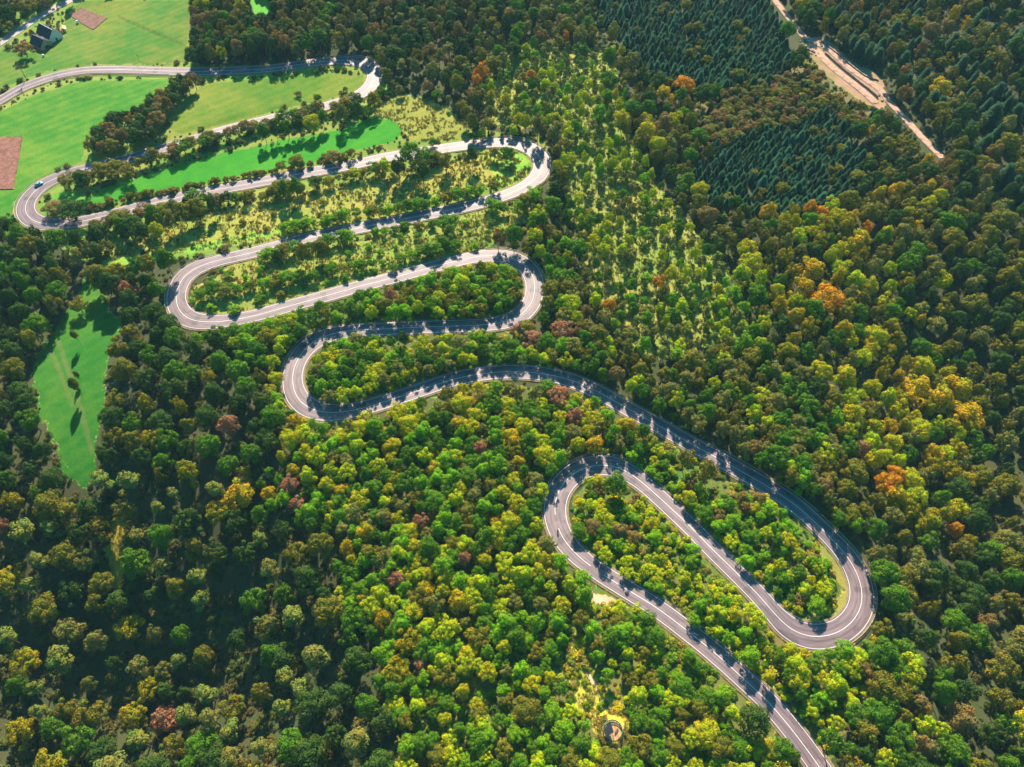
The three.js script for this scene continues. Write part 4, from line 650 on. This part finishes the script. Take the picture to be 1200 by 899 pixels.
// ---------------------------------------------------------------- farm
function gabled(name, label, [x, z], turn, w, l, eave, ridge, wallColour, roofColour, o = {}) {
  const t = thing(name, label, 'building'); t.position.set(x, ground(x, z) - 0.1, z); t.rotation.y = turn;
  const s = new THREE.Shape([[-w / 2, 0], [w / 2, 0], [w / 2, eave], [0, ridge], [-w / 2, eave]].map(([a, b]) => new THREE.Vector2(a, b)));
  const g = new THREE.ExtrudeGeometry(s, { depth: l, bevelEnabled: false }); g.translate(0, 0, -l / 2); mesh('wall', g, standard({ color: wallColour, roughness: 0.9 }), t);
  const slope = Math.hypot(w / 2, ridge - eave), angle = Math.atan2(ridge - eave, w / 2), roofMaterial = standard({ color: roofColour, roughness: 0.75 }), courses = Math.max(4, Math.round((slope + 0.5) / 0.5));
  for (const k of [-1, 1]) { // overlapping courses of tiles, each laid a little proud of the one below
    const parts = []; for (let c = 0; c < courses; c++) { const b = new THREE.BoxGeometry((slope + 0.6) / courses + 0.08, 0.07, l + 0.8); b.rotateZ(-0.05); b.translate((c + 0.5) * (slope + 0.6) / courses, 0.09, 0); parts.push(b); }
    const r = mergeGeometries(parts); r.rotateZ(-angle); if (k < 0) r.rotateY(Math.PI); r.translate(0, ridge, 0); const roof = mesh('roof', r, roofMaterial, t);
    if (k > 0 && o.chimney) { const c = mesh('chimney', new RoundedBoxGeometry(0.7, 1.8, 0.7, 1, 0.05), standard({ color: 0x9c5a4a, roughness: 1 }), roof); c.position.set(w * 0.18, ridge + 0.2, l * 0.2); }
  }
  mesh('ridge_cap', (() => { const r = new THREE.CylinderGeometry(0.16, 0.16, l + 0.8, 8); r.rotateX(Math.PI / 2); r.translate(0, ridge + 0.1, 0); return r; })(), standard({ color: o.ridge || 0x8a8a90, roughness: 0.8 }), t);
  const glass = standard({ color: 0x1c242c, roughness: 0.15 }), frame = standard({ color: 0xe0ddd6, roughness: 0.7 });
  for (const k of [-1, 1]) for (let n = 0; n < (o.windows || 0); n++) { const f = mesh('window', new RoundedBoxGeometry(0.12, 1.3, 1.1, 1, 0.02), frame, t); f.position.set(k * (w / 2 + 0.03), eave * 0.55, (n + 0.5) * l / o.windows - l / 2); const p = mesh('pane', new THREE.BoxGeometry(0.04, 1.1, 0.9), glass, f); p.position.x = k * 0.06; }
  const d = mesh('door', new RoundedBoxGeometry(o.door || 1.1, 2.1, 0.12, 1, 0.02), standard({ color: 0x5c4330, roughness: 0.8 }), t); d.position.set(0, 1.05, l / 2 + 0.03);
  const k = mesh('handle', new THREE.SphereGeometry(0.07, 8, 6), frame, d); k.position.set((o.door || 1.1) * 0.36, 0, 0.1);
  return t;
}
gabled('farmhouse', 'farmhouse with steep dark slate roof and red chimney beside the field', FARM[0], 0.95, 9, 13, 3.4, 7.6, 0xd8d0c4, 0x262c36, { chimney: true, windows: 3, ridge: 0xd8d4d0 });  // sunlight on the far slope edge is painted into the pale ridge colour
gabled('barn', 'dark roofed barn standing between the farmhouse and a brown tree', FARM[1], 1.0, 8, 10, 3, 6.4, 0x9c8876, 0x2a2e36, { windows: 0, door: 2.6 });
gabled('shed', 'small shed with red tiled roof between farmhouse and barn', FARM[2], 0.9, 3.4, 4.4, 2.1, 3.2, 0xb09a86, 0xb06a5c, { windows: 1, door: 0.9 });
gabled('hut', 'little tan garden hut at the edge of the farm lawn', FARM[3], 0.4, 2.8, 3.6, 2, 3, 0xc2a888, 0xc8a878, { windows: 0, door: 0.8 });
[[4, 'white wrapped hay bale beside the ploughed plot', 1.0], [5, 'white wrapped hay bale on the grass below the farm', 0.75]].forEach(([k, label, r]) => {
  const g = new THREE.LatheGeometry([[0, -0.6], [r * 0.86, -0.6], [r, -0.48], [r, 0.48], [r * 0.86, 0.6], [0, 0.6]].map(([a, b]) => new THREE.Vector2(a, b)), 20); g.rotateZ(Math.PI / 2);
  const [x, z] = FARM[k], t = thing('hay_bale', label, 'hay bale', 'wrapped bales by the farm'); t.position.set(x, ground(x, z) + r * 0.95, z); t.rotation.y = 0.5; mesh('wrapping', g, standard({ color: 0xeeeae4, roughness: 0.5 }), t);
  const band = new THREE.TorusGeometry(r + 0.005, 0.03, 6, 24); band.rotateY(Math.PI / 2); mesh('twine', band, standard({ color: 0xb8b4ac, roughness: 0.8 }), t);
});

// ---------------------------------------------------------------- bare trees
BARE.forEach(([x, z, h], n) => {
  const rand = randomFrom(61 + n), t = thing('bare_tree', n ? 'small thin leafless tree on the verge of the field road' : 'tall leafless tree leaning over the field road below the farm', 'tree'); t.position.set(x, ground(x, z), z);
  const trunk = limb(V(0, -0.4, 0), V(0.2, h * 0.4, 0.1), h * 0.022, h * 0.014, 8), parts = [];
  const grow = (a, d, len, r, level) => { const b = a.clone().addScaledVector(d, len); parts.push(limb(a, b, r, r * 0.6, level > 2 ? 3 : 5)); if (level > 4) return; for (let k = 0; k < (level ? 3 : 4); k++) grow(a.clone().lerp(b, 0.55 + 0.45 * rand()), d.clone().add(V((rand() - 0.5) * 1.3, (rand() - 0.2) * 0.7, (rand() - 0.5) * 1.3)).normalize(), len * (0.6 + 0.2 * rand()), r * 0.6, level + 1); };
  grow(V(0.2, h * 0.38, 0.1), V(0.05, 1, 0), h * 0.24, h * 0.013, 0);
  const brown = standard({ color: 0x6a5340, roughness: 1 }); mesh('trunk', trunk, brown, t); mesh('branches', mergeGeometries(parts), brown, t);
});

// ---------------------------------------------------------------- lookout on its knoll
{
  const [x, z] = SHELTER, t = thing('lookout_shelter', 'round timber lookout with green rim and dark canvas canopy on a golden knoll', 'shelter'); t.position.set(x, ground(x, z), z); t.rotation.y = 0.25;
  const green = standard({ color: 0x2f7a52, roughness: 0.6 }), timber = [0xb08a5c, 0xa07c50, 0xbe9a6c].map((c) => standard({ color: c, roughness: 0.9 })), R = 3.1;
  for (let k = 0; k < 12; k++) { const a = -R + 0.29 + k * 0.58, l = 2 * Math.sqrt(Math.max(0.3, R * R - a * a)), b = mesh('deck_plank', new THREE.BoxGeometry(0.54, 0.12, l), timber[k % 3], t); b.position.set(a, 0.3, 0); }
  mesh('deck_base', new THREE.CylinderGeometry(R - 0.05, R + 0.2, 0.5, 28), standard({ color: 0x6a5a48, roughness: 1 }), t).position.y = -0.02;
  const rim = new THREE.TorusGeometry(R, 0.14, 8, 40, Math.PI * 1.35); rim.rotateX(Math.PI / 2); rim.rotateY(-0.55 + Math.PI * 1.2); mesh('handrail', rim, green, t).position.y = 1.4;
  const low = rim.clone(); mesh('handrail', low, green, t).position.y = 0.85;
  for (let k = 0; k < 10; k++) { const a = -(-0.55 + Math.PI * 1.2) + k / 9 * Math.PI * 1.35, p = mesh('post', new THREE.CylinderGeometry(0.08, 0.08, 1.2, 8), green, t); p.position.set(Math.cos(a) * R, 0.85, Math.sin(a) * R); }
  const canopy = new THREE.BufferGeometry().setFromPoints([V(-3.1, 1.5, -0.6), V(-0.3, 3.4, -2.6), V(-0.2, 3.1, 0.8), V(-3.1, 1.5, -0.6), V(-0.2, 3.1, 0.8), V(-2.9, 1.4, 1.7)]); const thick = canopy.clone(); thick.translate(0.02, -0.06, 0.02); const both = mergeGeometries([canopy, thick]); both.computeVertexNormals();
  mesh('canopy', both, standard({ color: 0x2c3138, roughness: 0.9, side: THREE.DoubleSide }), t);
  for (const [a, b, h] of [[-0.3, -2.6, 3.4], [-0.2, 0.8, 3.1], [-3.1, -0.6, 1.5]]) { const p = mesh('pole', new THREE.CylinderGeometry(0.07, 0.09, h - 0.3, 8), standard({ color: 0x4a3a2c, roughness: 0.9 }), t); p.position.set(a, 0.3 + (h - 0.3) / 2, b); }
  const bench = thing('bench', 'plain timber bench on the deck of the round lookout', 'bench'); bench.position.set(x + 1.3, ground(x, z) + 0.36, z + 0.2); bench.rotation.y = 0.9;
  for (let k = 0; k < 3; k++) { const b = mesh('seat_slat', new RoundedBoxGeometry(1.9, 0.06, 0.15, 1, 0.02), timber[1], bench); b.position.set(0, 0.46, (k - 1) * 0.17); }
  for (let k = 0; k < 2; k++) { const b = mesh('back_slat', new RoundedBoxGeometry(1.9, 0.15, 0.05, 1, 0.02), timber[1], bench); b.position.set(0, 0.68 + k * 0.2, -0.3); }
  for (const k of [-0.75, 0.75]) { const b = mesh('leg', new RoundedBoxGeometry(0.08, 0.46, 0.5, 1, 0.02), timber[0], bench); b.position.set(k, 0.22, 0); const c = mesh('backrest_post', new RoundedBoxGeometry(0.07, 0.6, 0.07, 1, 0.02), timber[0], bench); c.position.set(k, 0.68, -0.25); }
}

// ---------------------------------------------------------------- car
const onRoad = ([x, z]) => { const n = nearestRoad(x, z); return n ? n.q.y + 0.06 : ground(x, z); };
function wheel(r, w, parent, x, z, rimColour) { const tyre = mesh('wheel', (() => { const g = new THREE.TorusGeometry(r - w * 0.42, w * 0.42, 10, 24); g.rotateY(Math.PI / 2); return g; })(), standard({ color: 0x16161a, roughness: 0.9 }), parent); tyre.position.set(x, r, z); const rim = mesh('rim', (() => { const g = new THREE.CylinderGeometry(r * 0.66, r * 0.66, w * 0.6, 18); g.rotateZ(Math.PI / 2); return g; })(), standard({ color: rimColour, metalness: 0.8, roughness: 0.35 }), tyre); return rim; }
{
  const a = CAR[0], b = CAR[1], car = thing('car', 'pale blue hatchback driving round the hairpin beside the green field', 'car'); car.position.set(a[0], onRoad(a), a[1]); car.rotation.y = Math.atan2(b[0] - a[0], b[1] - a[1]);
  const paint = new THREE.MeshPhysicalMaterial({ color: 0x6f9cb4, metalness: 0.35, roughness: 0.35, clearcoat: 1, clearcoatRoughness: 0.08 }), glass = standard({ color: 0x0e161c, roughness: 0.08, metalness: 0.1 });
  const sweep = (profile, width, bevel, taper) => { const s = new THREE.Shape(profile.map(([p, q]) => new THREE.Vector2(p, q))), g = new THREE.ExtrudeGeometry(s, { depth: width - 2 * bevel, bevelSize: bevel, bevelThickness: bevel, bevelSegments: 3, steps: 1 }); g.translate(0, 0, -(width - 2 * bevel) / 2); g.rotateY(-Math.PI / 2); const p = g.attributes.position; for (let i = 0; i < p.count; i++) p.setX(i, p.getX(i) * (1 - taper * Math.max(0, p.getY(i) - 0.85))); g.computeVertexNormals(); return g; };
  mesh('body', sweep([[-2.05, 0.35], [-2.1, 0.62], [-2.0, 0.92], [-1.2, 0.98], [0.75, 0.95], [1.75, 0.8], [2.08, 0.62], [2.05, 0.32], [1.72, 0.28], [1.6, 0.55], [1.3, 0.66], [1.0, 0.55], [0.88, 0.28], [-0.88, 0.28], [-1.0, 0.55], [-1.3, 0.66], [-1.6, 0.55], [-1.72, 0.28]], 1.78, 0.08, 0), paint, car);
  const cabin = mesh('cabin', sweep([[-1.85, 0.95], [-1.55, 1.34], [-1.3, 1.43], [-0.2, 1.46], [0.2, 1.38], [0.95, 0.95]], 1.6, 0.05, 0.32), glass, car);
  mesh('roof', sweep([[-1.52, 1.4], [-1.3, 1.5], [-0.2, 1.53], [0.2, 1.44], [-0.2, 1.42], [-1.3, 1.39]], 1.56, 0.02, 0.3), paint, car);
  for (const k of [-1, 1]) { for (const z of [-1.3, 1.3]) wheel(0.31, 0.2, car, k * 0.78, z, 0xb8bcc0); const l = mesh('headlight', new RoundedBoxGeometry(0.34, 0.14, 0.1, 2, 0.04), standard({ color: 0xe8ecee, roughness: 0.1 }), car); l.position.set(k * 0.62, 0.7, 2.04); const r = mesh('tail_light', new RoundedBoxGeometry(0.2, 0.24, 0.08, 2, 0.03), standard({ color: 0x8c1414, roughness: 0.2 }), car); r.position.set(k * 0.7, 0.78, -2.08); const m = mesh('mirror', new RoundedBoxGeometry(0.2, 0.14, 0.1, 2, 0.04), paint, car); m.position.set(k * 0.98, 0.98, 0.6); }
  for (const k of [-1, 1]) { const p = mesh('pillar', limb(V(k * 0.78, 0.98, -0.25), V(k * 0.66, 1.43, -0.3), 0.05, 0.05, 6), paint, cabin); p.name = 'pillar'; }
  const plate = mesh('number_plate', new THREE.BoxGeometry(0.5, 0.11, 0.02), standard({ color: 0xe8e8e4, roughness: 0.5 }), car); plate.position.set(0, 0.52, 2.15);
}
// ---------------------------------------------------------------- motorcycle and rider
{
  const a = BIKE[0], b = BIKE[1], turn = Math.atan2(b[0] - a[0], b[1] - a[1]), y = onRoad(a), bike = thing('motorcycle', 'black motorcycle near the centre line of the teardrop hairpin bend', 'motorcycle'); bike.position.set(a[0], y, a[1]); bike.rotation.y = turn;
  const black = new THREE.MeshPhysicalMaterial({ color: 0x17181c, roughness: 0.35, clearcoat: 1 }), chrome = standard({ color: 0xb0b4b8, metalness: 0.9, roughness: 0.25 }), dark = standard({ color: 0x1c1c1e, roughness: 0.8 });
  for (const z of [-0.72, 0.74]) wheel(0.32, 0.14, bike, 0, z, 0x6a6e72);
  const blob = (x, yy, z, sx, sy, sz) => { const g = new THREE.SphereGeometry(1, 18, 12); g.scale(sx, sy, sz); g.translate(x, yy, z); return g; };
  mesh('fuel_tank', blob(0, 0.82, 0.16, 0.16, 0.14, 0.3), black, bike); mesh('seat', blob(0, 0.8, -0.34, 0.15, 0.07, 0.4), dark, bike); mesh('engine', new RoundedBoxGeometry(0.34, 0.36, 0.42, 2, 0.06), chrome, bike).position.set(0, 0.46, 0.06);
  mesh('fairing', blob(0, 0.95, 0.62, 0.19, 0.2, 0.2), black, bike); mesh('fork', mergeGeometries([-0.1, 0.1].map((x) => limb(V(x, 0.32, 0.74), V(x, 1.0, 0.5), 0.03, 0.03))), chrome, bike);
  mesh('handlebar', limb(V(-0.38, 1.02, 0.42), V(0.38, 1.02, 0.42), 0.02, 0.02), dark, bike); mesh('exhaust', limb(V(0.2, 0.34, 0.1), V(0.24, 0.5, -0.85), 0.05, 0.06, 10), chrome, bike); mesh('headlight', blob(0, 0.92, 0.8, 0.09, 0.09, 0.05), standard({ color: 0xe6e8ea, roughness: 0.1 }), bike); mesh('rear_mudguard', blob(0, 0.68, -0.78, 0.09, 0.06, 0.28), black, bike);
  // the rider: joints with radii, joined with a smooth minimum
  const J = { pelvis: [0, 0.93, -0.3], chest: [0, 1.3, -0.08], neck: [0, 1.47, 0.02], head: [0, 1.62, 0.09] }, bones = [[J.pelvis, J.chest, 0.15, 0.17], [J.chest, J.neck, 0.15, 0.07], [J.neck, J.head, 0.07, 0.1]];
  for (const k of [-1, 1]) {
    bones.push([[k * 0.09, 0.9, -0.3], [k * 0.22, 0.78, 0.12], 0.1, 0.075], [[k * 0.22, 0.78, 0.12], [k * 0.19, 0.4, -0.16], 0.07, 0.05], [[k * 0.19, 0.38, -0.16], [k * 0.2, 0.34, 0.06], 0.05, 0.035], [[k * 0.17, 1.4, -0.02], [k * 0.31, 1.2, 0.16], 0.07, 0.05], [[k * 0.31, 1.2, 0.16], [k * 0.31, 1.05, 0.4], 0.05, 0.036]);
    for (let f = 0; f < 4; f++) bones.push([[k * (0.275 + f * 0.022), 1.06, 0.41], [k * (0.275 + f * 0.022), 1.065 - 0.004 * f, 0.455], 0.013, 0.012], [[k * (0.275 + f * 0.022), 1.065, 0.455], [k * (0.275 + f * 0.022), 1.015, 0.46], 0.012, 0.01]);
    bones.push([[k * 0.27, 1.04, 0.4], [k * 0.265, 1.0, 0.42], 0.013, 0.011]);
  }
  const N = 84, size = 1.5, field = new MarchingCubes(N, new THREE.MeshBasicMaterial(), false, false, 60000), cy = 1.02;
  const capsule = (x, yy, z, [A, B, ra, rb]) => { const vx = B[0] - A[0], vy = B[1] - A[1], vz = B[2] - A[2], wx = x - A[0], wy = yy - A[1], wz = z - A[2], t = Math.min(1, Math.max(0, (vx * wx + vy * wy + vz * wz) / (vx * vx + vy * vy + vz * vz))); return Math.hypot(wx - vx * t, wy - vy * t, wz - vz * t) - lerp(ra, rb, t); };
  field.isolation = 0; field.init(N); field.isolation = 0;
  for (let k = 0; k < N; k++) for (let j = 0; j < N; j++) for (let i = 0; i < N; i++) {
    const x = (i / N * 2 - 1) * size / 2, yy = (j / N * 2 - 1) * size / 2 + cy, z = (k / N * 2 - 1) * size / 2; let d = 9;
    for (const bone of bones) { const e = capsule(x, yy, z, bone), m = Math.max(0, 0.03 - Math.abs(d - e)) / 0.03; d = Math.min(d, e) - m * m * 0.03 * 0.25; }
    field.field[i + j * N + k * N * N] = -d;
  }
  field.update();
  const pos = Array.from(field.positionArray.slice(0, field.count * 3)), P = pos.map((v, i) => v * size / 2 + (i % 3 === 1 ? cy : 0));
  const rider = thing('person', 'motorcycle rider in dark leathers and black helmet, leaning forward over the handlebar', 'person'); rider.position.copy(bike.position); rider.rotation.y = turn;
  const g = new THREE.BufferGeometry(); g.setAttribute('position', new THREE.Float32BufferAttribute(P, 3)); g.setAttribute('normal', new THREE.Float32BufferAttribute(Array.from(field.normalArray.slice(0, field.count * 3)), 3)); g.computeVertexNormals();
  mesh('body', g, standard({ color: 0x24242a, roughness: 0.75 }), rider);
  const helmet = mesh('helmet', blob(0, 1.63, 0.09, 0.135, 0.15, 0.16), new THREE.MeshPhysicalMaterial({ color: 0x1a1b20, roughness: 0.25, clearcoat: 1 }), rider); mesh('visor', blob(0, 1.63, 0.16, 0.11, 0.06, 0.1), standard({ color: 0x3a4650, roughness: 0.1 }), helmet);
}
renderer.render(scene, camera);
